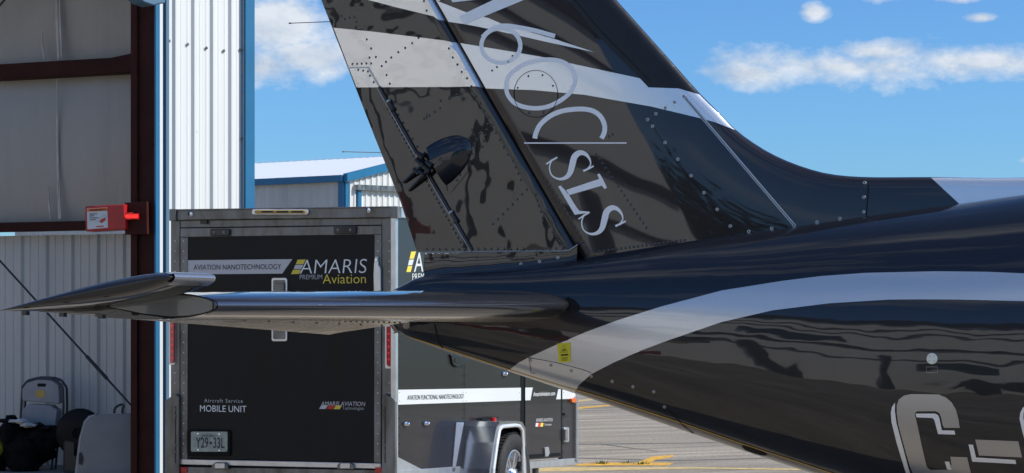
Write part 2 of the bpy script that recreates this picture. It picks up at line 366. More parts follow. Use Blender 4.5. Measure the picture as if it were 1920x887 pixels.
# return wall behind the corner, roof, floor
WN = Vector((.37, .93, 0)); WD = Vector((-.93, .37, 0)).normalized()   # inner wall runs left and slightly back
Kc = Vector((gx(262, 21.3), 21.3, 0))
Wp = Plane(Kc, (-.37, -.93, 0))
cornerF = J+FD*front_s(471)
Wend = Kc+WD*16
v, f = corr(cornerF, cornerF+Vector((-2.5, 16, 0)), 0, HT, (1, .1, 0), .305, .035); mk('siding_sheet', v, f, 'siding', hang)
# inner liner wall: lower ribbed steel, upper faced insulation between girts
zb = Wp.at(120, 440).z
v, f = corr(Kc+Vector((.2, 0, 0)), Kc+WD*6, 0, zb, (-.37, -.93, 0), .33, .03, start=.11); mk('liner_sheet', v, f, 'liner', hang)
def sag(z0, z1, name):
    nx, nzz = 46, 14; v = []; f = []
    for i in range(nx+1):
        for j in range(nzz+1):
            s = -.2+7*i/nx; t_ = j/nzz; p = Kc+WD*s-Vector((-.37, -.93, 0))*.02
            k = math.sin(math.pi*t_)*.09; seam = math.exp(-((s % 1.22-.55)/.05)**2)*.035
            q = p+Vector((-.37, -.93, 0))*(k+seam*(1-.5*t_)); v.append((q.x, q.y, z0+(z1-z0)*t_))
    for i in range(nx):
        for j in range(nzz): a = i*(nzz+1)+j; f.append((a, a+1, a+nzz+2, a+nzz+1))
    mk(name, v, f, 'insul', hang, smooth=True)
zg1, zg2 = Wp.at(120, 425).z, Wp.at(120, 132).z
sag(zg1, zg2, 'insulation_blanket'); sag(zg2, HT, 'insulation_blanket')
for z, h in ((zg1, .10), (zg2, .17)):
    a = Kc+WD*-.1; MB().box(a+Vector((0, 0, z-h/2)), WD*7, (0, 0, h), Vector((-.37, -.93, 0))*.16).build('girt', 'steelred', hang, bevel=.006)
a = Kc; slab('girt_bracket', Plane(Kc, (-.37, -.93, 0)), [(210, 108), (246, 100), (246, 134), (210, 136)], .16, .18, 'steelred', hang)
# column with flanges
b = J-FD*.01; k_ = (245-CX)/F; a = b+OD*((k_*b.y-b.x)/(OD.x-k_*OD.y)); u = b-a; nn = ON
MB().box(a+nn*.0, u*.30, (0, 0, HT), -nn*.02).build('column_flange', 'steelhi', hang)
MB().box(a+u*.34, u*.66, (0, 0, HT), -nn*.06).build('column_web', 'steelred', hang)
MB().box(a+u*.30, u*.04, (0, 0, HT), nn*.03).build('column_edge', 'steelred', hang)
# header hood at the top of the opening
slab('door_hood', Plane(J, FN), [(250, -12), (312, -12), (310, 6), (300, 7), (288, 10), (270, 4)], .02, .22, 'bluegrey', hang, bevel=.01)
roofpts = [J+FD*front_s(471), J, J+OD*14, J+OD*14+Vector((-3, 14, 0)), cornerF+Vector((-2.5, 16, 0))]
MB().prism([p+Vector((0, 0, HT+.25)) for p in roofpts], [p+Vector((0, 0, HT)) for p in roofpts]).build('roof', 'roofsheet', hang)
lw = J+OD*14; v, f = corr(lw, lw+Vector((-3, 14, 0)), 0, HT, (-1, 0, 0), .305, .03); mk('side_wall', v, f, 'siding', hang)
MB().prism([p+Vector((0, 0, .012)) for p in roofpts], [p+Vector((0, 0, .002)) for p in roofpts]).build('floor_slab', 'floor', hang)
v, f = corr(J+OD*5.0, J+OD*14, 0, HT, ON, .305, .035); mk('siding_sheet', v, f, 'siding', hang)
# header over the doorway
MB().box(J+Vector((0, 0, 5.6)), OD*14, (0, 0, HT-5.6), -ON*.15).build('door_header', 'siding', hang)
# seam and creases in the insulation; light on them put into paler strips
IP = Plane(Kc-ON*.02, ON)
for x, w_, y0, y1 in ((105, 4, -30, 112), (111, 2, -30, 108), (78, 2, 60, 112), (106, 3, 146, 412), (90, 1.6, 350, 412), (109, 1.6, 300, 410),):
    q = [(x-w_*.2, y0), (x+w_*.3, y0), (x+w_*.5+2, (y0+y1)/2), (x+w_*.4+5, y1), (x-w_*.5+4, y1), (x-w_*.5, (y0+y1)/2)]
    IP.slab(MB(), q, .105, .118).build('lit_crease', 'insul_lit', hang, bevel=.005)
# brace cables
def cable(px0, py0, px1, py1, d, label, r=.012):
    A, B = Wp.at(px0, py0, d), Wp.at(px1, py1, d); mb = MB(); mb.bar(A, B, r, 8); t_ = B+(A-B)*.12; mb.bar(t_, t_+(A-B).normalized()*.35, r*1.7, 8)
    return mb.build('brace_cable', 'cable', hang)
cable(-120, 357, 246, 760, .3, '')
cable(-60, 82, 70, -74, .3, '')

# red warning box on the column
cb = thing('control_box', tuple(Wp.at(200, 432)), 'red steel box with white warning sticker mounted on the dark red column', 'control box')
CB = Plane(a+nn*.05, nn)
slab('bracket_plate', CB, [(233, 380), (275, 378), (276, 439), (234, 440)], -.02, .02, 'steelhi', cb, bevel=.004)
slab('housing', CB, [(159, 387), (233, 383), (235, 430), (160, 434)], -.10, .08, 'redbox', cb, bevel=.008)
st = slab('warning_sticker', CB, [(163, 391), (201, 389), (202, 427), (164, 430)], .08, .084, 'white', cb)
slab('sticker_header', CB, [(163.5, 391.5), (200.8, 389.6), (201, 395), (163.7, 397)], .084, .088, 'orange', st)
text_on('sticker_text', CB, 'WARNING', 168, 396.3, 199, 394.8, 4.2, 'ink', st, d=.092, bold=.01)
for i, w_ in enumerate((182, 176, 184, 180)):
    slab('sticker_line', CB, [(167, 401+i*3.6), (w_, 400.4+i*3.6), (w_, 401.6+i*3.6), (167, 402.2+i*3.6)], .084, .088, 'ink', st)
slab('sticker_drawing', CB, [(182, 416), (186, 407), (194, 401), (199, 403), (198, 412), (190, 418)], .084, .088, 'grey', st)
slab('sticker_drawing', CB, [(186, 416), (190, 411), (197, 408), (198, 412), (191, 418)], .088, .090, 'red', st)
slab('sticker_line', CB, [(180, 424), (194, 423.2), (194, 425), (180, 425.8)], .084, .088, 'red', st)
slab('lamp_housing', CB, [(235, 399), (246, 398), (246, 412), (235, 413)], .02, .07, 'redbox', cb, bevel=.004)
slab('pilot_lamp', CB, rrect(234, 402, 257, 409, 3), .07, .09, 'redglow', cb)
slab('pilot_stem', CB, [(246, 400), (258, 400), (258, 411), (246, 411)], .02, .06, 'redbox', cb)

# folding chairs leaning on the wall
def chair(dx, dy, label):
    P0 = Plane((0, 21.25+dy, 0), (0, -1, .0)); c = thing('folding_chair', (gx(80, 21.2), 21.2+dy, 0), label, 'chair', 'folding chairs leaning on the hangar wall')
    o = lambda pts: [(x+dx, y+abs(dx)*-.2) for x, y in pts]
    fr = [(38, 800), (40, 760), (42, 725), (52, 714), (70, 709), (95, 710), (108, 714), (118, 728), (119, 760), (117, 800), (112, 835)]
    mb = MB(); L_ = [P0.at(*q, .05) for q in o(fr)]
    for p, q in zip(L_, L_[1:]): mb.bar(p, q, .014)
    mb.build('chair_frame', 'chairdark', c)
    slab('backrest', P0, o([(42, 752), (41, 730), (50, 718), (68, 712), (96, 713), (110, 722), (112, 758), (95, 756), (70, 754)]), .03, .07, 'chairgrey', c, bevel=.01)
    slab('seat', P0, o([(39, 806), (41, 770), (52, 758), (94, 760), (108, 770), (102, 812), (70, 812)]), .03, .08, 'chairgrey', c, bevel=.012)
    if dx == 0:
        bp = bpy.data.objects[c.name]
        slab('handle_slot', P0, rrect(70, 719, 86, 725, 2.5), .07, .075, 'gap', c); slab('sticker', P0, [(66, 733), (84, 731), (84, 745), (67, 746)], .07, .074, 'amber', c)
    for k in (50, 104): mb = MB(); mb.bar(P0.at(k+dx, 800, .02), Vector((P0.at(k+dx, 800, .02).x, 21.05+dy, .0)), .013); mb.build('leg', 'chairdark', c)
    return c
chair(0, 0, 'front grey folding chair with yellow sticker leaning on the hangar wall')
chair(7, .12, 'rear folding chair, mostly hidden, nested behind the stickered grey one')
# folding table on edge
tb = thing('folding_table', (gx(190, 20.5), 20.5, 0), 'grey plastic folding table stood on edge beside the dark red column', 'table')
TP = Plane((0, 20.5, 0), (.05, -1, 0))
slab('table_top', TP, [(143, 905), (151, 830), (160, 792), (168, 782), (182, 778), (247, 775), (247, 905)], .0, .06, 'table', tb, bevel=.012, seg=2)
slab('table_edge', TP, [(138, 905), (148, 822), (157, 790), (166, 780), (180, 776), (180, 778), (168, 783), (160, 793), (151, 830), (143, 905)], -.03, .055, 'chairgrey', tb)
hp = [(214, 775), (215, 766), (222, 760), (230, 758), (233, 761), (230, 764), (229, 775)]; mb = MB(); L_ = [TP.at(*q, .02) for q in hp]
for p, q in zip(L_, L_[1:]): mb.bar(p, q, .013)
mb.build('carry_handle', 'blackpart', tb)
slab('latch', TP, [(148, 850), (152, 848), (156, 860), (154, 872), (148, 870)], .06, .075, 'blackpart', tb)
# bags
def lump(name, spec, mt, label=None, cat=None, parent=None, sd=1):
    bm = bmesh.new(); rnd = random.Random(sd)
    for (px, py, Y, rx, ry, rz) in spec:
        c = Vector((gx(px, Y), Y, CH+(HY-py)/F*Y)); k = F/Y
        r = bmesh.ops.create_icosphere(bm, subdivisions=3, radius=1)
        for v in r['verts']:
            n_ = v.co.copy(); s = 1+.16*math.sin(n_.x*5+rnd.random()*.4+px)+.13*math.sin(n_.z*7+n_.y*4+py)+.05*math.sin(n_.x*13+n_.z*11)
            v.co = c+Vector((n_.x*rx/k*s, n_.y*rz*s, n_.z*ry/k*s))
    me = bpy.data.meshes.new(name); bm.to_mesh(me); bm.free(); me.materials.append(M[mt]); me.polygons.foreach_set('use_smooth', [True]*len(me.polygons))
    o = bpy.data.objects.new(name, me); COL.objects.link(o)
    if parent: o.parent = parent; d = off(parent); me.transform(Matrix.Translation(-d))
    if label: setp(o, label, cat)
    return o
bag = thing('bag_pile', (gx(50, 20.5), 20.5, 0), 'heap of black bags with a white cloth on top below the grey folding chair', 'bag')
lump('bag_body', [(45, 845, 21.0, 60, 42, .25), (20, 812, 20.95, 26, 28, .2), (85, 820, 21.0, 36, 26, .2), (-20, 850, 21.0, 40, 40, .2)], 'cloth', parent=bag)
for q in ((12, 789, 20.9, 12, 5, .08), (88, 803, 20.9, 12, 4, .08), (60, 822, 20.85, 22, 4, .06)): lump('strap', [q], 'rblack', parent=bag, sd=3)
lump('towel', [(38, 790, 20.85, 20, 5, .10), (52, 797, 20.82, 16, 5, .08)], 'whitecloth', parent=bag, sd=4)
lump('safety_vest', [(2, 838, 20.85, 6, 12, .06)], 'hivis', 'yellow-green safety vest hanging out at the left edge beside the black bags', 'vest', sd=6)
rl = thing('cord_reel', (gx(145, 20.7), 20.7, 0), 'dark round reel standing between the folding chair and the folded table', 'reel')
c = Vector((gx(150, 20.7), 20.7, CH+(HY-812)/F*20.7))
MB().lathe(c, (-.2, -1, 0), [(.06, .06), (.24, .06), (.26, .03), (.26, -.03), (.2, -.05)], 28).build('reel_rim', 'rblack', rl, smooth=True)
MB().lathe(c, (-.2, -1, 0), [(0, .05), (.10, .05), (.11, -.03)], 20).build('reel_hub', 'cloth', rl)
MB().box((gx(120, 20.7), 20.65, 0), (.25, 0, 0), (0, .2, 0), (0, 0, .35)).build('reel_stand', 'blackpart', rl, bevel=.02)

# ------------------------------------------------------------------ the far hangar
fh = thing('hangar', (gx(645, 60), 60, 0), 'distant white metal hangar with white ribbed roof and blue eave trim', 'hangar')
C0 = Vector((gx(647, 60), 60, 0)); LD = Vector((-.85, .52, 0)).normalized(); RD = Vector((.52, .85, 0)).normalized()
LNm = Vector((-.52, -.85, 0)).normalized(); RNm = Vector((.85, -.52, 0)).normalized()
ez = CH+(HY-331)/F*60
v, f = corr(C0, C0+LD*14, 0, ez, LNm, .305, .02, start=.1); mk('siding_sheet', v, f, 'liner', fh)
RK, RZ = 5.0, 1.05
v, f = corr(C0, C0+RD*RK, 0, ez-.02, RNm, .305, .05, start=.15, base=.12, top=.06, ztop1=ez+RZ-.02); mk('siding_sheet', v, f, 'siding', fh)
v, f = corr(C0+RD*RK, C0+RD*2*RK, 0, ez+RZ-.02, RNm, .305, .05, start=.15, base=.12, top=.06, ztop1=ez-.02); mk('siding_sheet', v, f, 'siding', fh)
up = Vector((0, 0, 1))
MB().box(C0+up*(ez-.16), LD*14, (0, 0, .20), LNm*.18).build('eave_trim', 'blue', fh)
MB().box(C0+up*(ez-.16)+LNm*.1, RD*RK+up*RZ, (0, 0, .24), RNm*.16).build('rake_trim', 'blue', fh); MB().box(C0+RD*2*RK+up*(ez-.16), -RD*RK+up*RZ, (0, 0, .24), RNm*.16).build('rake_trim', 'blue', fh)
MB().box(C0-RD*.0+LNm*.03, RD*.22, (0, 0, ez-.17), RNm*.05).build('corner_trim', 'blue', fh)
MB().box(C0+LNm*.06+LD*.0, LD*.22, (0, 0, ez-.17), -LNm*.055).build('corner_trim', 'blue', fh)
def roof_slope(A, D, N_, Ln, run, rise, name):
    v = []; f = []; n = int(Ln/.305)
    for i in range(n*4+1):
        s = i*.305/4; h = .012 if i % 4 == 0 else 0; p = A+D*s
        v += [tuple(p+up*(ez+.02+h)+N_*.12), tuple(p+up*(ez+rise+h)-N_*run)]
    for i in range(n*4): f.append((2*i, 2*i+2, 2*i+3, 2*i+1))
    mk(name, v, f, 'roofsheet', fh)
roof_slope(C0+RNm*.15, LD, -RD, 14, RK, RZ, 'roof_sheet')
E2 = C0+RD*2*RK+RNm*.15; MB().prism([E2+up*(ez+.02), E2+LD*14+up*(ez+.02), E2+LD*14-RD*RK+up*(ez+RZ+.02), E2-RD*RK+up*(ez+RZ+.02)], [E2+up*(ez-.03), E2+LD*14+up*(ez-.03), E2+LD*14-RD*RK+up*(ez+RZ-.03), E2-RD*RK+up*(ez+RZ-.03)]).build('roof_sheet', 'roofsheet', fh)
RP = Plane(C0, RNm)
slab('door_header', RP, [(671, 346), (760, 350), (760, 360), (671, 356)], .06, .2, 'alu', fh)
slab('door_jamb', RP, [(672, 355), (678, 355), (678, 700), (672, 700)], .06, .12, 'blue', fh)

# ------------------------------------------------------------------ surroundings behind the camera, seen mirrored in the paint
bn = Vector((.80, .60, 0)).normalized(); bd = Vector((-bn.y, bn.x, 0))
B0 = Vector((-22.5, -27, 0))
bh = thing('hangar', tuple(B0), 'long pale hangar across the apron, seen only as a reflection in the black paint', 'hangar')
BL, BH = 95, 12.5
MB().box(B0, bd*BL, (0, 0, BH), -bn*30).build('wall', 'palewall', bh)
MB().box(B0-bd*.4+up*BH-bn*30, bd*(BL+.8), bn*30.4, (0, 0, .9)).build('fascia', 'darkroof', bh)
for z in (4.6, 6.4, 9.8, 10.9): MB().box(B0+up*z+bn*.05, bd*BL, (0, 0, .16 if z != 6.4 else .4), bn*.12).build('door_rail', 'darkroof', bh)
for s0 in (3, 8.5, 12, 17, 26.5, 31, 46, 50, 63, 80): MB().box(B0+bd*s0+bn*.03, bd*(2.4 if s0 in (26.5, 50) else .5), (0, 0, 5.5), bn*.12).build('contrast_panel', 'darkroof', bh)  # dark uprights added to break up the wall mirrored in the rudder
for s0 in (5, 10, 20, 24, 38, 56): MB().box(B0+bd*s0+bn*.03+up*(2.6 if s0 != 10 else 7.4), bd*2.2, (0, 0, 1.4), bn*.12).build('window', 'glass', bh)
def car(loc, rz, mt, label, cat, L_=4.5, H_=1.45, truck=False):
    c = thing('parked_car' if not truck else 'pickup_truck', loc, label, cat, rz=rz)
    prof = [(-.5, .25), (-.5, .60), (-.47, .66), (-.30, .68), (-.20, .97), (.16, 1.0), (.30, .70), (.48, .60), (.5, .45), (.5, .25)] if not truck else \
           [(-.5, .30), (-.5, .66), (-.10, .66), (-.09, 1.0), (.12, 1.0), (.22, .70), (.47, .64), (.5, .5), (.5, .30)]
    p = [(x*L_, z*H_) for x, z in prof]
    MB().prism([(x, -.88, z) for x, z in p], [(x, .88, z) for x, z in p]).build('body', mt, c, local=True, bevel=.06, seg=2)
    g = [(-.17, .72), (-.13, .93), (.12, .95), (.23, .72)]
    for s in (-1, 1): MB().prism([(x*L_, s*.90, z*H_) for x, z in g], [(x*L_, s*.86, z*H_) for x, z in g]).build('window', 'glass', c, local=True)
    for sx in (-.31, .31):
        for s in (-1, 1): MB().lathe((sx*L_, s*.80, .34), (0, s, 0), [(0, -.1), (.34, -.1), (.34, .1), (.22, .12), (0, .10)], 20).build('wheel', 'rubber', c, local=True)
    return c
P = B0+bd*17+bn*2.5; car((P.x, P.y, 0), math.atan2(bd.y, bd.x), 'carred', 'red parked car behind the viewpoint, mirrored low in the black fuselage', 'car')
P = B0+bd*4.5+bn*2.5; car((P.x, P.y, 0), math.atan2(bd.y, bd.x), 'cardark', 'dark pickup truck behind the viewpoint, mirrored beside the registration letters', 'truck', 5.6, 1.9, True)

def tree(x, y, h, sd, label):  # unseen trees, added to darken what the forward fin mirrors
    rnd = random.Random(sd); t = thing('reflection_tree', (x, y, 0), label, 'tree', 'trees added to darken the fin reflection')
    tk_ = MB(); tk_.bar((x, y, 0), (x, y, h*.45), .22, 8, .14)
    tips = []
    for k in range(7):
        a = rnd.uniform(0, 6.28); q = Vector((x+math.cos(a)*h*.22, y+math.sin(a)*h*.22, h*rnd.uniform(.5, .85))); tk_.bar((x, y, h*rnd.uniform(.25, .45)), q, .09, 6, .03); tips.append(q)
    tips.append(Vector((x, y, h*.86)))
    tk_.build('trunk', 'rubber', t); cr_ = MB()
    for q in tips:
        rr = h*rnd.uniform(.16, .24)
        for k in range(230):
            d = Vector((rnd.gauss(0, 1), rnd.gauss(0, 1), rnd.gauss(0, .8))).normalized()*rr*rnd.uniform(.45, 1.05); c = q+d; u = Vector((rnd.gauss(0, 1), rnd.gauss(0, 1), rnd.gauss(0, 1))).normalized(); w = u.orthogonal().normalized(); sz = rnd.uniform(.14, .30)
            cr_.add([c-u*sz, c+w*sz*.7, c+u*sz, c-w*sz*.7], [(0, 1, 2, 3)])
    cr_.build('crown', 'leaf', t)
for k in range(11): tree(-44+k*5.0+random.uniform(-1, 1), -50+random.uniform(-4, 4)-abs(k-5)*.5, random.uniform(11, 14.5), 40+k, 'leafy tree added behind the viewpoint to darken the reflection in the fin')
# ------------------------------------------------------------------ the trailer
TL = Vector((math.sin(R(22)), math.cos(R(22)), 0)); TW = Vector((-TL.y, TL.x, 0))
T0 = Vector((gx(745, 14.7), 14.7, 0))
rear = Plane(T0, -TL); side = Plane(T0, -TW)
tr = thing('enclosed_trailer', tuple(T0+TW*.97+TL*1.9), 'black enclosed utility trailer with aluminium frame, rear ramp door and white side stripe', 'trailer')
Wd = (rear.at(318, 500)-rear.at(745, 500)).length; Ld = (side.at(1081, 700)-side.at(745, 700)).length
zt = rear.at(745, 390).z; zf = .42
MB().box(T0+TW*.03+TL*.04+up*zf, TW*(Wd-.06), TL*(Ld-.08), (0, 0, zt-zf-.03)).build('body', 'tblack', tr)
MB().box(T0+up*(zt-.03)+TL*.02+TW*.02, TW*(Wd-.04), TL*(Ld-.04), (0, 0, .03)).build('roof', 'roofwhite', tr)
def rs(name, pts, d0, d1, mt, parent=tr, **kw): return slab(name, rear, pts, d0, d1, mt, parent, **kw)
def ss(name, pts, d0, d1, mt, parent=tr, **kw): return slab(name, side, pts, d0, d1, mt, parent, **kw)
B_ = .003
rs('corner_post', [(320, 413), (337, 413), (337, 905), (320, 905)], -.04, .02, 'alu', bevel=B_)
rs('corner_post', [(716, 409), (742, 409), (742, 905), (716, 905)], -.04, .02, 'alu', bevel=B_)
rs('top_cap', [(318, 394), (744, 388), (744, 408), (318, 413)], -.05, .045, 'alu', bevel=.006)
rs('cap_lip', [(318, 392.5), (744, 386.5), (744, 389), (318, 395)], -.05, .055, 'alu', bevel=B_)
rs('cap_end', [(317, 392), (329, 392), (329, 414), (317, 414)], .0, .065, 'alu', bevel=B_)
rs('cap_end', [(731, 387), (746, 387), (746, 409), (731, 409)], .0, .065, 'alu', bevel=B_)
rs('header', [(338, 413.5), (716, 409), (716, 422), (338, 427)], -.04, .012, 'alu', bevel=B_)
rd = rs('ramp_door', [(352, 444.6), (702, 439.5), (701, 867), (351, 859)], -.03, .022, 'tblack')
fr = rs('door_frame', [(338, 428), (715, 423), (715, 439.5), (338, 444.5)], -.03, .030, 'alu', rd, bevel=B_)
rs('door_frame', [(338, 445), (352, 445), (351, 862), (338, 862)], -.03, .030, 'alu', rd, bevel=B_)
rs('door_frame', [(702, 439.5), (715, 439.5), (714, 868), (701, 868)], -.03, .030, 'alu', rd, bevel=B_)
rs('door_frame', [(338, 861), (714, 869), (714, 879), (338, 871)], -.03, .034, 'alub', rd, bevel=B_)
rs('sill', [(320, 875), (742, 882), (742, 912), (320, 906)], -.06, .028, 'alu', bevel=B_)
rs('bumper', [(320, 908), (742, 914), (742, 935), (320, 928)], -.06, .01, 'alu', bevel=B_)
# lamps
lb = rs('clearance_lamp', rrect(472, 392, 577, 402.5, 4), .045, .075, 'alub', bevel=.003); rs('lens', rrect(477, 394, 572, 400.5, 3), .075, .088, 'amber', lb, bevel=.004)
for i in range(3): rs('bulb', rrect(490+i*28, 395.5, 512+i*28, 398.6, 1.2), .088, .091, 'ink', lb)
for x, y in ((358, 401.5), (691, 394)):
    o = MB().lathe(rear.at(x, y, .04), -TL, [(.026, 0), (.024, .014), (.017, .018)], 16).build('marker_lamp', 'chrome', tr, smooth=True)
    MB().lathe(rear.at(x, y, .055), -TL, [(.016, 0), (.010, .010), (0, .012)], 12).build('lens', 'white', o, smooth=True)
for pts in ([(318.5, 597), (326, 597), (326, 676), (323.5, 681), (318.5, 680)], [(724, 612), (733, 612), (733, 684), (729, 688), (724.5, 684)]):
    xs = [p[0] for p in pts]; ys = [p[1] for p in pts]
    h = rs('tail_lamp', rrect(min(xs)-2, min(ys)-3, max(xs)+2, max(ys)+3, 3), .02, .028, 'alub')
    rs('lens', pts, .028, .046, 'redlens', h, bevel=.003)
    for k in range(6): 
        c = rear.at(sum(xs)/len(xs), min(ys)+14+k*12, .046); 
        if min(ys)+14+k*12 < max(ys)-4: MB().lathe(c, -TL, [(.008, 0), (.006, .004), (0, .005)], 8).build('led', 'reddot', h)
# hinge blocks
for x0, y0, x1, y1 in ((393, 429, 429, 442), (625, 423, 666, 439)):
    h = rs('hinge', rrect(x0, y0, x1, y1, 3), .03, .055, 'blackpart', bevel=.004)
    for x in (x0+9, x1-9): MB().lathe(rear.at(x, (y0+y1)/2, .055), -TL, [(.012, 0), (.010, .006), (0, .007)], 10).build('bolt', 'alu', h)
rs('vent_cap', rrect(375, 413, 388, 420, 2), .012, .035, 'blackpart')
# stripe and writing on the door
dd = .022
rs('stripe', [(352, 488), (548, 486), (529, 513), (352, 514.5)], dd, dd+.002, 'grey', rd)
text_on('lettering', rear, 'AVIATION NANOTECHNOLOGY', 363, 506, 527, 504.5, 9.5, 'ink', rd, d=dd+.004)
def bars(pl, pts3, mts, d, parent):
    for p, m_ in zip(pts3, mts): slab('logo_bar', pl, p, d, d+.002, m_, parent)
bars(rear, ([(558, 487), (573, 486.5), (569, 495), (554.5, 495.5)], [(553.5, 496.8), (568.5, 496.3), (565, 504.2), (550.5, 504.7)], [(549.5, 506), (564.5, 505.6), (560.5, 513.6), (545.5, 514)]), ('yellow', 'grey', 'yellow'), dd, rd)
text_on('lettering', rear, 'AMARIS', 562, 513.5, 686, 512, 27, 'letter2', rd, d=dd+.002, shear=.12, bold=-.012)
text_on('lettering', rear, 'PREMIUM', 562, 524, 604, 523.5, 9, 'grey', rd, d=dd+.002, bold=-.01)
text_on('lettering', rear, 'Aviation', 605, 532, 686, 531, 18, 'yellow', rd, d=dd+.002, bold=-.006)
text_on('lettering', rear, 'Aircraft Service', 383, 754.5, 455, 755.3, 7, 'grey', rd, d=dd+.002, space=1.25)
text_on('lettering', rear, 'MOBILE UNIT', 375, 771.5, 462, 773, 12, 'letter2', rd, d=dd+.002)
text_on('lettering', rear, 'AMARIS AVIATION', 602, 760.5, 684, 761.3, 8, 'grey', rd, d=dd+.004, shear=.15)
text_on('lettering', rear, 'Technologies', 642, 768, 682, 768.5, 6, 'grey', rd, d=dd+.002, bold=-.01)
bars(rear, ([(603, 759.5), (615, 759.7), (610, 767), (598, 766.8)], [(617, 759.8), (628, 760), (624, 767.2), (612, 767)], [(630, 760), (641, 760.2), (637, 767.4), (625.5, 767.2)]), ('grey', 'red', 'yellow'), dd, rd)
# door lock pan
lp = rs('lock_pan', rrect(509, 521, 538, 640, 4), dd, dd+.012, 'alub', bevel=.002); rs('lock_recess', rrect(512, 525, 535, 636, 3), dd+.012, dd+.014, 'alu', lp)
rs('lock_handle', rrect(515, 531, 532, 620, 3), dd+.014, dd+.03, 'alu', lp, bevel=.003)
ct = rs('cam_latch', [(701, 494), (703, 481), (708, 481), (709, 496), (713, 503), (714, 600), (702, 600), (700, 515)], .03, .05, 'alub', bevel=.003)
MB().lathe(rear.at(705.5, 487, .05), -TL, [(.014, 0), (.01, .006), (0, .006)], 10).build('bolt', 'chrome', ct)
# licence plate
pf = rs('plate_bracket', rrect(353, 806, 431, 855, 4), dd, dd+.02, 'rblack', bevel=.003)
pp = rs('licence_plate', rrect(358, 809.5, 426, 847, 2.5), dd+.02, dd+.026, 'plate', pf)
text_on('lettering', rear, 'Y29  33L', 367, 839, 421, 840, 19, 'plateink', pp, d=dd+.028, bold=.01)
text_on('lettering', rear, 'ONTARIO', 378, 819.5, 405, 820, 5, 'plateink', pp, d=dd+.028)
rs('plate_emblem', rrect(393, 828, 397, 833, 1.5), dd+.026, dd+.028, 'plateink', pp)
for x, y in ((371.5, 813.5), (411.5, 814.5), (371.5, 844), (411.5, 845)): MB().lathe(rear.at(x, y, dd+.026), -TL, [(.009, 0), (.007, .005), (0, .006)], 10).build('plate_bolt', 'chrome', pp)
# lower latches, reflectors, side stakes
for x in (412, 647):
    h = rs('sill_latch', [(x-15, 872), (x-9, 867), (x+9, 867), (x+15, 872), (x+15, 880), (x-15, 880)], .034, .06, 'alu', bevel=.003); rs('latch_plate', rrect(x-9, 869, x+9, 878, 1.5), .06, .068, 'alub', h)
for x in (341.5, 712): rs('reflector', rrect(x-9, 876, x+9, 886.5, 1), .028, .038, 'redlens', bevel=.002)
for x0, s in ((309, 1), (741.5, -1)):
    q = [(x0, 752), (x0+s*19, 738), (x0+s*26, 744), (x0+s*26, 910), (x0, 910)]
    h = rs('stake_plate', q, .03, .06, 'alu', bevel=.004)
    for y in (768, 780, 835, 847): MB().lathe(rear.at(x0+s*20, y, .06), -TL, [(.010, 0), (.008, .006), (0, .007)], 8).build('bolt', 'alu', h)
    rs('hinge_seam', [(x0+s*19, 762), (x0+s*20.5, 762), (x0+s*20.5, 868), (x0+s*19, 868)], .06, .063, 'ink', h)
# --- trailer side
yb = lambda x: 883-(x-742)*.071
yt = lambda x: 388+(x-745)*.055
ss('side_panel', [(745, 395), (870, 403), (870, yb(870)), (745, yb(745))], -.02, .0, 'tside')
ss('side_panel', [(870.6, 403), (977, 410), (977, yb(977)), (870.6, yb(870.6))], -.02, .0015, 'tside')
sd_ = ss('side_door', [(985, 411), (1051.5, 415), (1051.5, yb(1051.5)-3), (985, yb(985)-3)], -.02, .012, 'tside')
ss('side_panel', [(1054.5, 415), (1080, 418), (1080, yb(1080)), (1054.5, yb(1054.5))], -.02, .0, 'tside')
ss('door_seal', [(977, 410), (985, 411), (985, yb(985)), (977, yb(977))], -.02, .005, 'rblack')
ss('door_seal', [(1051.5, 415), (1054.5, 415), (1054.5, yb(1054)), (1051.5, yb(1051))], -.02, .005, 'rblack')
ss('corner_trim', [(742, 408), (746.5, 408), (746.5, 905), (742, 905)], -.03, .012, 'alub', bevel=.002)
ss('top_rail', [(746, 388), (1082, 405), (1082, 424), (746, 408)], -.02, .02, 'alub', bevel=.003)
ss('bottom_rail', [(746, yb(746)), (1082, yb(1082)), (1082, yb(1082)+13), (746, yb(746)+16)], -.03, .012, 'alub', bevel=.003)
ss('corner_gusset', [(746, 857), (797, 883), (746, 886)], .0, .006, 'alub')
W0, W1 = .0, .004
sy0 = lambda x: 731-(x-742)*.017
sy1 = lambda x: 759-(x-742)*.034
ss('stripe', [(746.6, sy0(746)), (977, sy0(977)), (977, sy1(977)), (746.6, sy1(746))], .0, .004, 'white')
ss('stripe', [(985, sy0(985)), (999, sy0(999)), (994.5, sy1(994)), (985, sy1(985))], .012, .014, 'white', sd_)
ss('stripe', [(1047, sy0(1047)+4), (1051.5, sy0(1051)+4), (1051.5, sy1(1051)), (1043, sy1(1043))], .012, .014, 'white', sd_)
ss('stripe', [(1054.5, sy0(1056)+5), (1079, sy0(1079)+8), (1079, sy1(1079)), (1054.5, sy1(1054))], .0, .003, 'white')
text_on('lettering', side, 'AVIATION FUNCTIONAL NANOTECHNOLOGY', 764, 750, 870, 747, 9, 'ink', tr, d=.006)
text_on('lettering', side, 'AmarisAviation.com', 1000, 743, 1041, 741, 8, 'white', sd_, d=.014, bold=.012)
text_on('lettering', side, 'AMARIS AVIATION', 1005, 791, 1036, 790, 6.5, 'grey', sd_, d=.014, shear=.1)
text_on('lettering', side, 'Technologies', 1020, 798, 1034, 797.5, 4, 'grey', sd_, d=.014)
bars(side, ([(1005, 793), (1009.5, 793), (1008.5, 800), (1004, 800)], [(1009.7, 793), (1014, 793), (1013, 800), (1008.7, 800)], [(1014.2, 793), (1019, 793), (1018, 800), (1013.2, 800)]), ('white', 'red', 'yellow'), .012, sd_)
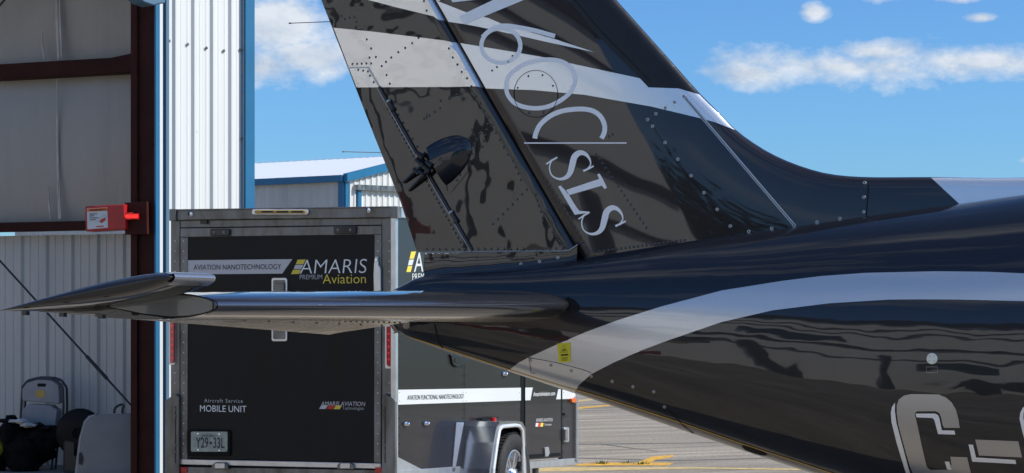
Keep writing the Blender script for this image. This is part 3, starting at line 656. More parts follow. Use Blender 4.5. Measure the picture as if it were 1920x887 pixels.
bars(side, ([(771, 472), (780, 471.5), (776, 485), (768, 485.5)], [(767.5, 487), (776, 486.5), (773, 497), (765, 497.5)], [(765, 499), (773, 498.5), (770, 510), (762, 510)]), ('yellow', 'white', 'yellow'), .0, tr)
text_on('lettering', side, 'AMARIS', 776, 510, 862, 506, 37, 'white', tr, d=.003, shear=.10)
text_on('lettering', side, 'PREMIUM', 773, 525, 812, 523, 12, 'white', tr, d=.003)
text_on('lettering', side, 'Aviation', 814, 531, 862, 529, 22, 'yellow', tr, d=.003)
# fittings on the side
gr = ss('grab_handle', [(846, 664), (862, 666), (880, 675), (869, 684), (857, 688), (850, 683)], .001, .02, 'blackpart', bevel=.004); ss('grab_recess', rrect(853, 670, 867, 681, 5), .02, .024, 'tside', gr)
for x, y in ((763.5, 795), (801, 794), (948, 701)):
    h = ss('tie_ring', rrect(x-4, y-4, x+4, y+4, 2), .001, .02, 'chrome', bevel=.003); MB().lathe(side.at(x, y, .02), -TW, [(.016, 0), (.012, .018), (0, .02)], 12).build('knob', 'chrome', h, smooth=True)
ml = ss('side_marker_lamp', rrect(1073, 746.5, 1081.5, 755, 2), .0, .03, 'orange', bevel=.004)
dl = ss('door_latch', rrect(1058, 801, 1067.5, 829, 2), .0, .03, 'alub', bevel=.003); ss('latch_lever', rrect(1060.5, 805, 1065, 826, 1), .03, .045, 'chrome', dl)
ss('lock_knob', rrect(1059, 774, 1068, 779, 2), .0, .02, 'blackpart')
ss('door_hasp', [(1022, 839), (1029, 838), (1031, 850), (1028, 856), (1023, 856)], .012, .03, 'alub', sd_, bevel=.002)
ss('door_step_seal', [(985, 853), (1051, 849), (1051, 855), (985, 860)], .012, .02, 'rblack', sd_)
# pop rivets along the rear frame and side seams
for x in (328, 344.5, 708.5, 730):
    mbq = MB()
    for k in range(22):
        y = 452+k*19
        if x == 730 and 600 < y < 700 or x == 328 and (590 < y < 690 or y > 735) or x == 730 and y > 738: continue
        mbq.lathe(rear.at(x, y, .03 if 340 < x < 720 else .02), -TL, [(.0065, 0), (.005, .003), (0, .004)], 7)
    mbq.build('rivet_rows', 'alub', tr, kind='stuff')
mbq = MB()
for x in (749, 867.5, 873.5, 974, 1057, 1077):
    for k in range(20):
        y = 560+k*16
        if y < yb(x)-4: mbq.lathe(side.at(x, y, .002), -TW, [(.006, 0), (.005, .002), (0, .003)], 7)
mbq.build('rivet_rows', 'tside', tr, kind='stuff')
# braided edge chain
for i in range(26):
    y = 742+i*4.8; MB().bar(side.at(1079.5, y, .02), side.at(1083.5, y+4.0, .02), .007, 6).build('edge_link', 'alub', tr)
# wheel and fender
def s_at(px, py, d): return side.at(px, py, d)
wc = s_at(947, 886, .17); wc.z = .345; ax = -TW
def wheel(c, ax, nm='wheel'):
    w = MB().lathe(c, ax, [(.205, -.09), (.30, -.10), (.335, -.085), (.345, -.05), (.345, .05), (.335, .085), (.318, .098), (.27, .104), (.215, .092), (.205, .075)], 48).build(nm, 'rubber', tr, smooth=True)
    tread = MB()
    u = ax.orthogonal().normalized(); v_ = ax.cross(u)
    for k in range(54):
        a = 2*math.pi*k/54; r_ = u*math.cos(a)+v_*math.sin(a); t_ = ax.cross(r_)
        for d0 in (-.075, -.02, .035): tread.box(c+r_*.343+ax*d0-t_*.012, t_*.024, ax*.045, r_*.007)
    tread.build('tread_block', 'rubber', w)['kind'] = 'stuff'
    MB().lathe(c, ax, [(.205, .082), (.198, .088), (.188, .075), (.186, .0), (.10, -.05), (0, -.05)], 48).build('rim', 'alub', w, smooth=True)
    MB().lathe(c, ax, [(.183, .01), (.0, .01)], 32).build('brake_drum', 'rblack', w)
    for k in range(5):
        a0 = 2*math.pi*k/5+.3
        for sgn in (-1, 1):
            a1 = a0+sgn*.20; r0 = u*math.cos(a0+sgn*.28)+v_*math.sin(a0+sgn*.28); r1 = u*math.cos(a1)+v_*math.sin(a1); t0 = ax.cross(r0); t1 = ax.cross(r1)
            p0 = c+r0*.045+ax*.062; p1 = c+r1*.19+ax*.074
            MB().prism([p0-t0*.013+ax*.0, p0+t0*.013, p1+t1*.016, p1-t1*.016], [p0-t0*.017-ax*.04, p0+t0*.017-ax*.04, p1+t1*.022-ax*.04, p1-t1*.022-ax*.04]).build('spoke', 'chrome', w)
    MB().lathe(c, ax, [(.062, .03), (.060, .07), (.05, .082), (.04, .082), (.038, .10), (0, .104)], 24).build('hub_cap', 'chrome', w, smooth=True)
    for k in range(5): a = 2*math.pi*k/5; MB().bar(c+(u*math.cos(a)+v_*math.sin(a))*.05+ax*.07, c+(u*math.cos(a)+v_*math.sin(a))*.05+ax*.092, .008, 6).build('lug_nut', 'chrome', w)
wheel(wc, ax); wheel(wc+TW*(Wd+.34), -ax)
FO = .27
arch = [(913, 935), (918, 880), (925, 830), (931, 800), (938, 791), (968, 789.5), (979, 791), (985, 802), (987, 850), (990, 930)]
inner = [(922, 935), (925, 880), (931, 835), (936, 806), (941, 800), (966, 797.5), (974, 799), (979, 807), (981, 850), (983.5, 930)]
A3 = [s_at(x, y, FO) for x, y in arch]; I3 = [s_at(x, y, FO) for x, y in inner]
f_ = MB()
for i in range(len(A3)-1):
    f_.add([A3[i], A3[i+1], I3[i+1], I3[i]], [(0, 1, 2, 3)])
    f_.add([A3[i], A3[i+1], A3[i+1]+TW*FO, A3[i]+TW*FO], [(0, 1, 2, 3)]); f_.add([I3[i]-TW*0, I3[i+1], I3[i+1]+TW*FO, I3[i]+TW*FO], [(0, 1, 2, 3)])
fe = f_.build('fender', 'fender', tr, bevel=.004)
mb = MB()
for p, q in zip([s_at(x, y, FO+.004) for x, y in inner][0:], [s_at(x, y, FO+.004) for x, y in inner][1:]): mb.bar(p, q, .016, 8)
mb.build('fender_bead', 'beadwhite', fe)
ss('fender_strip', [(856, 792), (870, 792), (853, 884), (848, 884)], .002, .012, 'alub', fe)
MB().box(side.at(905, 787.5, .06), TL*.35, TW*.06, (0, 0, .01)).build('step_pad', 'rblack', fe, bevel=.003)
MB().bar(side.at(925, 789.5, .10), side.at(925, 783, .10), .025, 10).build('fender_lamp', 'redlens', fe)
# axle, tongue, jack
MB().bar(wc, wc+TW*(Wd+.34), .035, 10).build('axle', 'alu', tr)
cfront = T0+TL*Ld+TW*Wd/2
for s in (-1, 1): MB().bar(cfront+TW*s*.6+up*.38, cfront+TL*1.1+up*.42, .04, 4).build('tongue_rail', 'rblack', tr)
MB().bar(cfront+TL*1.1+up*.42, cfront+TL*1.3+up*.45, .05, 8).build('coupler', 'alub', tr)
MB().bar(side.at(1004, 868, -.05), Vector((side.at(1004, 868, -.05).x, side.at(1004, 868, -.05).y, .02)), .03, 10).build('support_jack', 'alu', tr)

# ------------------------------------------------------------------ the aircraft
# its own frame: x toward the nose, y toward the far (port) side, z up; the near side is y < 0
AX, AY, AA = .315, 8.735, R(20); CA, SA = math.cos(AA), math.sin(AA)
ac = thing('aircraft', (AX, AY, 0), 'glossy black twin aircraft tail with silver stripes, fin lettering and low tailplane', 'aircraft', rz=-AA)
def to_local(x, y, z): return ((x-AX)*CA-(y-AY)*SA, (x-AX)*SA+(y-AY)*CA, z)
def LS(px, py, s):
    """(t, z) where a sight line meets the lengthwise plane s metres toward the near side"""
    a = (px-CX)/F; t = (a*(AY-CA*s)-AX+SA*s)/(CA+a*SA); Y = AY-SA*t-CA*s; return t, CH+(HY-py)/F*Y
def interp(xs, ys, x):
    """smooth (monotone cubic) interpolation"""
    n = len(xs)
    if x <= xs[0]: return ys[0]+(ys[1]-ys[0])/(xs[1]-xs[0])*(x-xs[0])
    if x >= xs[-1]: return ys[-1]+(ys[-1]-ys[-2])/(xs[-1]-xs[-2])*(x-xs[-1])
    import bisect
    i = bisect.bisect_right(xs, x)-1
    def sl(k):
        if k == 0: return (ys[1]-ys[0])/(xs[1]-xs[0])
        if k == n-1: return (ys[-1]-ys[-2])/(xs[-1]-xs[-2])
        a = (ys[k]-ys[k-1])/(xs[k]-xs[k-1]); b = (ys[k+1]-ys[k])/(xs[k+1]-xs[k])
        return 0 if a*b <= 0 else 2*a*b/(a+b)
    h = xs[i+1]-xs[i]; u = (x-xs[i])/h; m0, m1 = sl(i)*h, sl(i+1)*h
    return (2*u**3-3*u**2+1)*ys[i]+(u**3-2*u**2+u)*m0+(-2*u**3+3*u**2)*ys[i+1]+(u**3-u**2)*m1
# fuselage outline, from its top line under the fin and its belly line
topl = [LS(x, y, .06) for x, y in ((795, 519), (950, 504), (1100, 484), (1280, 457), (1490, 429), (1620, 410), (1800, 386), (1920, 369))]
botl = [LS(x, y, .0) for x, y in ((724, 606), (765, 630), (820, 652), (950, 694), (1080, 737), (1270, 802), (1420, 852), (1560, 897), (1700, 938), (1920, 985))]
tx, tz = [p[0] for p in topl], [p[1]+.012 for p in topl]; bx, bz = [p[0] for p in botl], [p[1] for p in botl]
TEND = LS(722, 600, 0)[0]
tx = [TEND]+tx; tz = [LS(760, 552, 0)[1]]+tz
tx += [3.4, 5.5, 8.5]; tz += [tz[-1]+.14, tz[-1]+.20, tz[-1]+.05]
bx += [3.2, 5.5, 8.5]; bz += [bz[-1]-.06, bz[-1]-.08, bz[-1]+.25]
WT = [TEND, -.75, -.4, 0, .5, 1.0, 1.6, 2.2, 3.4, 5.0, 7.5]; WV = [.035, .075, .125, .185, .265, .345, .44, .52, .64, .68, .66]
def ftop(t): return interp(tx, tz, t)
def fbot(t): return interp(bx, bz, t)
def fw(t): return interp(WT, WV, t)
FNX = 2.35; ZC = .40
def fparam(t):
    a, b = ftop(t), fbot(t); a = max(a, b+.02); zc = b+(a-b)*ZC; return zc, a-zc, zc-b, max(fw(t), .01)
def fus(t, th, o=0.0):
    zc, hu, hl, w = fparam(t); c, s = math.cos(th), math.sin(th); h = hu if s >= 0 else hl
    return Vector((t, -(w+o)*math.copysign(abs(c)**(2/FNX), c), zc+(h+o)*math.copysign(abs(s)**(2/FNX), s)))
def fus_hit(px, py):
    rx, rz = (px-CX)/F, (HY-py)/F
    def g(Y):
        t, yl, z = to_local(rx*Y, Y, CH+rz*Y); zc, hu, hl, w = fparam(max(t, TEND)); h = hu if z > zc else hl
        return (abs(yl)/w)**FNX+(abs(z-zc)/h)**FNX-1, t, yl, z
    Y = 6.2; best = (9, 0); prev = None
    while Y < 10.2:
        v = g(Y)[0]
        if v < best[0]: best = (v, Y)
        if v < 0: break
        prev = Y; Y += .03
    if Y < 10.2 and prev:
        a, b = prev, Y
        for _ in range(18):
            m_ = (a+b)/2
            if g(m_)[0] < 0: b = m_
            else: a = m_
        Yh = b
    else: Yh = best[1]
    _, t, yl, z = g(Yh); zc, hu, hl, w = fparam(t); h = hu if z > zc else hl
    return t, math.atan2(math.copysign((abs(z-zc)/h)**(FNX/2), z-zc), (abs(yl)/w)**(FNX/2))
def lmk(name, v, f, mt, parent=ac, **kw): return mk(name, v, f, mt, parent, local=True, **kw)
# fuselage skin
ts = [TEND+(i/46)*(2.6-TEND) for i in range(47)]+[3.0, 3.5, 4.2, 5, 6, 7, 8]
NT = 96; v = []; f = []
for t in ts:
    for k in range(NT): v.append(fus(t, 2*math.pi*k/NT))
for i in range(len(ts)-1):
    for k in range(NT): f.append((i*NT+k, (i+1)*NT+k, (i+1)*NT+(k+1) % NT, i*NT+(k+1) % NT))
f.append(tuple(range(NT))); f.append(tuple((len(ts)-1)*NT+k for k in range(NT-1, -1, -1)))
lmk('fuselage', v, f, 'paint', smooth=True)

# --- fin, dorsal fillet: edge curve, then inner line (hinge, then base)
def ext(p, q, py): return (p[0]+(q[0]-p[0])*(py-p[1])/(q[1]-p[1]), py)
YT = -420
LEpx = [ext((1288, 148), (1156, 0), YT), ext((1288, 148), (1156, 0), -200), (1156, 0), (1231, 84), (1288, 148), (1313, 176), (1340, 203), (1376, 240), (1410, 266), (1450, 290), (1500, 311), (1555, 326), (1625, 332), (1745, 332), (1920, 333)]
HGpx = [ext((1076, 456), (908, 162), YT), (817, 0), (908, 162), (1085, 468)]
LEc = [LS(x, y, 0) for x, y in LEpx]; LEc.append((LEc[-1][0]+.6, LEc[-1][1]+.01)); LEc.append((LEc[-1][0]+1.2, LEc[-1][1]-.06))
HGc = [LS(x, y, .055) for x, y in HGpx]
TEc = [LS(*ext((603, 0), (797, 505), YT), 0), LS(603, 0, 0), LS(652, 125, 0), LS(700, 249, 0), LS(750, 374, 0), LS(799, 520, 0)]
def tline(c, z):
    for (t0, z0), (t1, z1) in zip(c, c[1:]):
        if (z0-z)*(z1-z) <= 0 and z0 != z1: return t0+(t1-t0)*(z-z0)/(z1-z0)
    a, b = (c[0], c[1]) if abs(z-c[0][1]) < abs(z-c[-1][1]) else (c[-2], c[-1]); return a[0]+(b[0]-a[0])*(z-a[1])/(b[1]-a[1])
def seg_d(p, c):
    m_ = 9
    for a, b in zip(c, c[1:]):
        ux, uy = b[0]-a[0], b[1]-a[1]; L2 = ux*ux+uy*uy; k = max(0, min(1, ((p[0]-a[0])*ux+(p[1]-a[1])*uy)/L2))
        m_ = min(m_, math.hypot(p[0]-a[0]-k*ux, p[1]-a[1]-k*uy))
    return m_
def smooth_curve(c, n=8):
    o = []
    for i in range(len(c)-1):
        p0 = c[max(i-1, 0)]; p1 = c[i]; p2 = c[i+1]; p3 = c[min(i+2, len(c)-1)]
        for k in range(n):
            u = k/n; o.append(tuple(.5*((2*b)+(-a+cc)*u+(2*a-5*b+4*cc-d)*u*u+(-a+3*b-3*cc+d)*u**3) for a, b, cc, d in zip(p0, p1, p2, p3)))
    return o+[c[-1]]
LEs = LEc[:5]+smooth_curve(LEc[4:], 6)[1:]
HM, RR = .058, .85
def prof_h(d):
    k = min(d/RR, 1); q = min(d/.035, 1); return (HM-.019)*math.sqrt(max(0, 1-(1-k)**2))+.019*math.sqrt(max(0, 1-(1-q)**2))
ztop = LS(1000, YT, 0)[1]
def fin_h(t, z):
    """half thickness of fin and rudder at a point of the profile plane"""
    th = tline(HGc, z)
    if t < th:                                          # rudder / lower fairing
        te = tline(TEc, z); k = max(0, min(1, (t-te)/max(th-te, .01)))
        return .004+(HM-.006)*k**.9
    h = prof_h(seg_d((t, z), LEs))
    return max(h, .0012)
def fin_hit(px, py):
    s = .05
    for _ in range(6): t, z = LS(px, py, s); s = fin_h(t, z)
    return t, z
def fin_pt(t, z, o=0.0): return Vector((t, -(fin_h(t, z)+o), z))
# outer (leading) and inner rails of the fin patch
def resample(c, n):
    L_ = [0]
    for a, b in zip(c, c[1:]): L_.append(L_[-1]+math.hypot(b[0]-a[0], b[1]-a[1]))
    o = []
    for i in range(n+1):
        d = L_[-1]*i/n; k = max(j for j in range(len(L_)) if L_[j] <= d+1e-9); k = min(k, len(c)-2); u = (d-L_[k])/(L_[k+1]-L_[k])
        o.append((c[k][0]+(c[k+1][0]-c[k][0])*u, c[k][1]+(c[k+1][1]-c[k][1])*u))
    return o
def base_z(t): return ftop(t)-.03
hb = (tline(HGc, base_z(HGc[-1][0]+.02)), base_z(HGc[-1][0]+.02))
iu = next(i for i, p in enumerate(LEs) if p[1] <= LS(1313, 176, 0)[1])
outA, outB = resample(LEs[:iu+1], 34), resample(LEs[iu:], 60)
tk = LS(1300, 455, .05)[0]
inA = resample([HGc[0], HGc[2], hb], 34)
inB = [(hb[0]+(LEs[-1][0]-hb[0])*(i/60)**1.0, 0) for i in range(61)]; inB = [(t, base_z(t)) for t, _ in inB]
outer, inner = outA+outB[1:], inA+inB[1:]
NV = 40; v = []; f = []
for side_ in (1, -1):
    for (a, b) in zip(outer, inner):
        for j in range(NV+1):
            u = (j/NV)**2.3; t, z = a[0]+(b[0]-a[0])*u, a[1]+(b[1]-a[1])*u
            h = 0.0 if j == 0 else prof_h(seg_d((t, z), LEs)); v.append((t, -side_*h, z))
n_ = len(outer)
for s_ in range(2):
    for i in range(n_-1):
        for j in range(NV):
            a = s_*n_*(NV+1)+i*(NV+1)+j; q = (a, a+1, a+NV+2, a+NV+1); f.append(q if s_ else q[::-1])
o_ = 0
f += [(i*(NV+1)+NV, n_*(NV+1)+i*(NV+1)+NV, n_*(NV+1)+(i+1)*(NV+1)+NV, (i+1)*(NV+1)+NV) for i in range(34)]
bm = bmesh.new(); vs = [bm.verts.new(x) for x in v]
for q in f:
    try: bm.faces.new([vs[k] for k in q])
    except ValueError: pass
bmesh.ops.remove_doubles(bm, verts=bm.verts, dist=1e-5); bmesh.ops.recalc_face_normals(bm, faces=bm.faces)
me = bpy.data.meshes.new('fin'); bm.to_mesh(me); bm.free(); me.materials.append(M['fin_skin']); me.polygons.foreach_set('use_smooth', [True]*len(me.polygons))
fin = bpy.data.objects.new('fin', me); COL.objects.link(fin); fin.parent = ac

# --- rudder: patch between trailing edge and the front strip
HLpx = [ext((1068, 456), (893, 162), YT), (802, 0), (893, 162), (1070, 460)]
HLc = [LS(x, y, .055) for x, y in HLpx]
def rud_h(t, z):
    te, tl, th = tline(TEc, z), tline(HLc, z), tline(HGc, z)-.004
    if t <= tl: return .004+(HM-.006)*max(0, (t-te)/(tl-te))**.85
    k = (t-tl)/(th-tl); return .004+(HM-.006)*math.sqrt(max(0, 1-(k*.86)**2))*.985
zr0 = LS(900, 470, .03)[1]
def rud_patch(name, z0, z1, f0, f1, mt, ext_rows=None, par=ac, o=0.0, rows=60):
    v = []; f = []; cols = [0, .02, .06, .12, .2, .3, .4, .5, .6, .7, .8, .88, .94, 1.0]; cols2 = [.15, .3, .45, .6, .72, .84, .92, 1.0]
    for sd in (1, -1):
        for i in range(rows+1):
            z = z0+(z1-z0)*i/rows; te, tl, th = tline(TEc, z), tline(HLc, z), tline(HGc, z)-.004
            for c_ in cols: t = te+(tl-te)*c_; v.append((t, -sd*(rud_h(t, z)), z))
            for c_ in cols2: t = tl+(th-tl)*c_; v.append((t, -sd*(rud_h(t, z)), z))
    nc = len(cols)+len(cols2); nr = rows+1
    for s_ in range(2):
        for i in range(rows):
            for j in range(nc-1):
                a = s_*nr*nc+i*nc+j; q = (a, a+1, a+nc+1, a+nc); f.append(q[::-1] if s_ else q)
    for i in range(rows):
        for j in (0, nc-1): a = i*nc+j; b = nr*nc+a; q = (a, b, b+nc, a+nc); f.append(q if j else q[::-1])
    for i in (0, rows):
        for j in range(nc-1): a = i*nc+j; b = nr*nc+a; q = (a, a+1, b+1, b); f.append(q[::-1] if i == 0 else q)
    me = lmk(name, v, f, mt, par, smooth=True); return me
rudder = rud_patch('rudder', zr0, ztop-.12, 0, 1, 'skin', rows=70)
rudder.modifiers.new('split', 'EDGE_SPLIT').split_angle = R(50)
def rud_hit(px, py):
    s = .04
    for _ in range(8): t, z = LS(px, py, s); s = rud_h(t, z)
    return t, z
def rud_pt(t, z, o=0.0): return Vector((t, -(rud_h(t, z)+o), z))
# dark slot between rudder and fin
v = []; zz = [ztop-.1, zr0]
lmk('hinge_slot', [(tline(HGc, z)+dt, y, z) for z in zz for dt, y in ((-.010, -.045), (.003, -.045), (.003, .045), (-.010, .045))], [(0, 1, 5, 4), (1, 2, 6, 5), (2, 3, 7, 6), (3, 0, 4, 7)], 'gap', fin)
# fixed fairing under the rudder
lv = []; lf = []
lowp = [LS(x, y, .05) for x, y in ((790, 474), (1070, 469), (1084, 458))]
def low_h(t, z):
    te = LS(796, 500, 0)[0]; k = max(0, min(1, (t-te)/(.85))); return .012+(HM-.006)*min(1, k*1.5)**.8
rows = [];
for i in range(25):
    t = lowp[0][0]+(lowp[2][0]-lowp[0][0])*i/24; za = lowp[0][1]+(lowp[1][1]-lowp[0][1])*min(1, (t-lowp[0][0])/(lowp[1][0]-lowp[0][0]))
    if t > lowp[1][0]: za = lowp[1][1]+(lowp[2][1]-lowp[1][1])*(t-lowp[1][0])/(lowp[2][0]-lowp[1][0])
    za -= .004; zb_ = ftop(t)-.04; rows.append((t, za, zb_))
for sd in (1, -1):
    for t, za, zb_ in rows:
        for k in (0, .1, .25, .4, .55, .7, .85, 1):
            z = za+(zb_-za)*k; te_k = (k*.012); lv.append((t+te_k*.0, -sd*(low_h(t, z)+.018*k**3), z))
nr = len(rows)
for s_ in range(2):
    for i in range(nr-1):
        for j in range(7): a = s_*nr*8+i*8+j; q = (a, a+1, a+9, a+8); lf.append(q if s_ == 0 else q[::-1])
for i in range(nr-1): a = i*8; b = nr*8+a; lf.append((a, a+8, b+8, b))
for j in range(7): a = j; b = nr*8+j; lf.append((a, b, b+1, a+1))
lmk('tail_fairing', lv, lf, 'skin', smooth=False).data.polygons.foreach_set('use_smooth', [True]*len(lf))
bpy.data.objects['tail_fairing'].modifiers.new('split', 'EDGE_SPLIT').split_angle = R(50)
def low_hit(px, py):
    s = .05
    for _ in range(6): t, z = LS(px, py, s); s = low_h(t, z)
    return t, z
def low_pt(t, z, o=0.0): return Vector((t, -(low_h(t, z)+o), z))

# --- painted shapes laid on the curved skins
FUS = (fus_hit, lambda a, b, o: fus(a, b, o)); FIN = (fin_hit, fin_pt); RUD = (rud_hit, rud_pt); LOW = (low_hit, low_pt)
def dens(pts, step=10, close=True):
    o = []; n = len(pts)
    for i in range(n if close else n-1):
        a, b = pts[i], pts[(i+1) % n]; k = max(1, int(math.hypot(b[0]-a[0], b[1]-a[1])/step))
        o += [(a[0]+(b[0]-a[0])*j/k, a[1]+(b[1]-a[1])*j/k) for j in range(k)]
    return o if close else o+[pts[-1]]
def inlay(polys, surf, offs, grid=(.03, .03), step=10, clip=None):
    bm = bmesh.new()
    for pts in polys:
        vs = [bm.verts.new((*surf[0](x, y), 0)) for x, y in dens(pts, step)]
        for tri in tessellate([[q.co.copy() for q in vs]]):
            try: bm.faces.new([vs[k] for k in tri])
            except ValueError: pass
    if not bm.verts: return None
    for ax_ in (0, 1):
        lo = min(q.co[ax_] for q in bm.verts); hi = max(q.co[ax_] for q in bm.verts); x = lo+grid[ax_]
        while x < hi:
            no = (1, 0, 0) if ax_ == 0 else (0, 1, 0); co = (x, 0, 0) if ax_ == 0 else (0, x, 0)
            bmesh.ops.bisect_plane(bm, geom=bm.verts[:]+bm.edges[:]+bm.faces[:], plane_co=co, plane_no=no, dist=1e-6); x += grid[ax_]
    if clip: clip(bm)
    v = [surf[1](q.co.x, q.co.y, offs) for q in bm.verts]; bm.verts.index_update()
    f = [tuple(q.index for q in p.verts) for p in bm.faces]; bm.free(); return v, f
def paint(name, polys, surf, mt, parent=ac, offs=.0012, grid=(.04, .04), step=10, smooth=True):
    r = inlay(polys, surf, offs, grid, step)
    v, f = r
    # make all faces look outward (toward the near side)
    me_f = []
    for q in f:
        n_ = (Vector(v[q[1]])-Vector(v[q[0]])).cross(Vector(v[q[2]])-Vector(v[q[0]])); me_f.append(q if n_.y < 0 else q[::-1])
    if mt == 'letter': smooth = False
    return lmk(name, v, me_f, mt, parent, smooth=smooth)
def stroke(c, w, closed=False):
    """polygons following a line; w is one width or one per point"""
    n = len(c); w = [w]*n if isinstance(w, (int, float)) else w; Lq = []
    for i in range(n):
        a = c[(i-1) % n] if (closed or i) else c[0]; b = c[(i+1) % n] if (closed or i < n-1) else c[-1]
        dx_, dy_ = b[0]-a[0], b[1]-a[1]; l_ = math.hypot(dx_, dy_) or 1; nx_, ny_ = -dy_/l_*w[i]/2, dx_/l_*w[i]/2
        Lq.append(((c[i][0]+nx_, c[i][1]+ny_), (c[i][0]-nx_, c[i][1]-ny_)))
    if closed:
        h = n//2; A, B = Lq[:h+1], Lq[h:]+[Lq[0]]
        return [[p[0] for p in q]+[p[1] for p in reversed(q)] for q in (A, B)]
    return [[p[0] for p in Lq]+[p[1] for p in reversed(Lq)]]
def sm(c, n=5, closed=False):
    if closed: c = [c[-1]]+list(c)+[c[0], c[1]]; o = smooth_curve(c, n); return o[n:-(n+1)] if False else o[n:n*(len(c)-2)]
    return smooth_curve(list(c), n)
def Z1(p): return [(840+x/3.168, y/3.168) for x, y in p]      # tracing frames
def Z2(p): return [(1000+x/2.772, 160+y/2.772) for x, y in p]
def Z4(p): return [(1100+x/2.2915, 500+y/2.2915) for x, y in p]
def Z5(p): return [(1500+x/3.59, 640+y/3.59) for x, y in p]
def Z8(p): return [(700+x/3.09, 600+y/3.09) for x, y in p]

# silver bands on the fin
hx = lambda y: 817+(y)*.5617 if y < 162 else 908+(y-162)*.578       # fin side of the hinge
hl = lambda y: 802+(y)*.5617 if y < 162 else 893+(y-162)*.5685
tex = lambda y: 603+y*.392
UP = -60
paint('silver_band', [[(hx(0)+1, 1), (871, 22), (916, 34), (947, 47), (1042, 74), (1115, 98), (1040, 82), (982, 69), (915, 54), (875, 46), (hx(41)+1, 41), (hx(20)+1, 20)],
                      [(hx(UP)+2, UP), (hx(UP)+52, UP+10), (hx(0)+8, 2), (hx(0)+1, 1)]], FIN, 'silver_fin', fin)
paint('silver_band', [[(hx(81)+1, 81), (960, 97), (1017, 107), (1070, 119), (1200, 147), (1216, 164), (1272, 166), (1311, 177), (1330, 196), (1346, 211), (1372, 238), (1379, 244), (1340, 229), (1310, 221), (1222, 200), (1097, 178), (1000, 169), (hx(166)+1, 166), (hx(120)+1, 120)]], FIN, 'silver_fin', fin, grid=(.010, .010), offs=.0022, step=5)
paint('silver_band', [[(tex(52)+2, 52), (700, 59.5), (833, 76), (hl(79), 79), (hl(162), 162), (hl(163)-40, 163), (668+.5, 164), (tex(120)+1.5, 120)],
                      [(691, 0), (750, 15.5), (833, 35.5), (hl(38), 38), (hl(0), 0), (hl(UP), UP), (600, UP), (620, UP+44)]], RUD, 'silver_skin', rudder, grid=(.03, .04))
paint('silver_band', [[(hl(79), 79), (hx(80)-2, 81), (hx(165)-2, 165), (hl(162), 162)], [(hl(UP), UP), (hx(UP)-2, UP), (hx(0)-2, 0), (hx(40)-2, 40), (hl(37), 37), (hl(0), 0)]], RUD, 'silver_skin', rudder, grid=(.006, .04))
# de-ice boot on the leading edge
paint('deice_boot', [[(1067, 0), (1120, 66), (1216, 163), (1271, 165.5), (1305, 173), (1311, 176.5), (1287, 149), (1230, 85), (1155, 1), (1095, -66), (1008, -66)]], FIN, 'boot', fin, offs=.003, grid=(.010, .012), step=5)
paint('boot_edge', stroke([(1078, 0), (1130, 62), (1222, 155)], 1.6), FIN, 'gap', fin, offs=.0038)
# lettering on the fin
LT = .0024
paint('letter', [[(862, 30), (871, 46), (983, 0), (1100, -46), (1040, -46), (925, 0)], [(844, -3), (849, 4.5), (960, -8), (925, -3)]], FIN, 'letter', fin, offs=LT)
ring = [(939.5+36.5*math.cos(a), 85.5+32.5*math.sin(a)) for a in [2*math.pi*k/44 for k in range(44)]]
paint('letter', stroke(ring, 8, True), FIN, 'letter', fin, offs=LT)
paint('letter', stroke(sm([(905, 70), (918, 58), (932, 51), (950, 48.5), (975, 52), (1005, 58), (1041, 68)]), 8.4), FIN, 'letter', fin, offs=LT+.0006)
ov = Z1([(620, 355), (690, 372), (735, 410), (757, 465), (742, 525), (695, 580), (600, 632), (500, 643), (410, 620), (360, 570), (347, 510), (365, 450), (430, 395), (520, 362)])
paint('letter', stroke(sm(ov, 5, True), 8.2, True), FIN, 'letter', fin, offs=LT+.0004)
paint('letter', stroke(sm(Z1([(517, 823), (524, 790), (550, 740), (605, 692), (680, 660), (780, 648), (855, 657), (905, 690), (930, 740), (930, 785), (913, 823)])), 9), FIN, 'letter', fin, offs=LT)
paint('letter_rule', stroke([(983, 268.3), (1175, 268.3)], 2.4), FIN, 'letter', fin, offs=LT)
def S_(ox, oy):
    c = sm([(x+ox, y+oy) for x, y in ((98, 388), (85, 425), (95, 465), (128, 486), (165, 482), (190, 458), (203, 415), (215, 372), (242, 351), (272, 358), (294, 385), (298, 412), (284, 432), (262, 448))], 5)
    n = len(c); ws = []
    for i in range(n): u = i/(n-1); ws.append(7+26*max(0, math.sin(math.pi*min(1, max(0, (u-.17)/.66))))**1.6)
    sr = [[(65, 408), (72, 412), (104, 392), (128, 378), (124, 371), (95, 386)], [(258, 441), (262, 450), (285, 441), (316, 424), (313, 416), (288, 428)]]
    return [Z2(q) for q in stroke(c, ws)], [Z2([(x+ox, y+oy) for x, y in s]) for s in sr]
for q_ in ((0, 0), (167, 286)):
    body_, serif_ = S_(*q_); lo_ = paint('letter', body_, FIN, 'letter', fin, offs=LT); paint('letter_serif', serif_, FIN, 'letter', lo_, offs=LT+.0005)
Lp = [Z2(p) for p in ([(352, 484), (366, 519), (270, 547), (187, 571), (172, 544), (250, 518)], [(333, 463), (345, 459), (362, 486), (384, 532), (372, 540), (358, 522), (345, 492)],
      [(130, 526), (143, 521), (165, 543), (187, 571), (222, 628), (240, 652), (295, 657), (290, 663), (216, 673)])]
lo_ = paint('letter', [Lp[0]], FIN, 'letter', fin, offs=LT+.0003); paint('letter_serif', Lp[1:], FIN, 'letter', lo_, offs=LT+.0008)
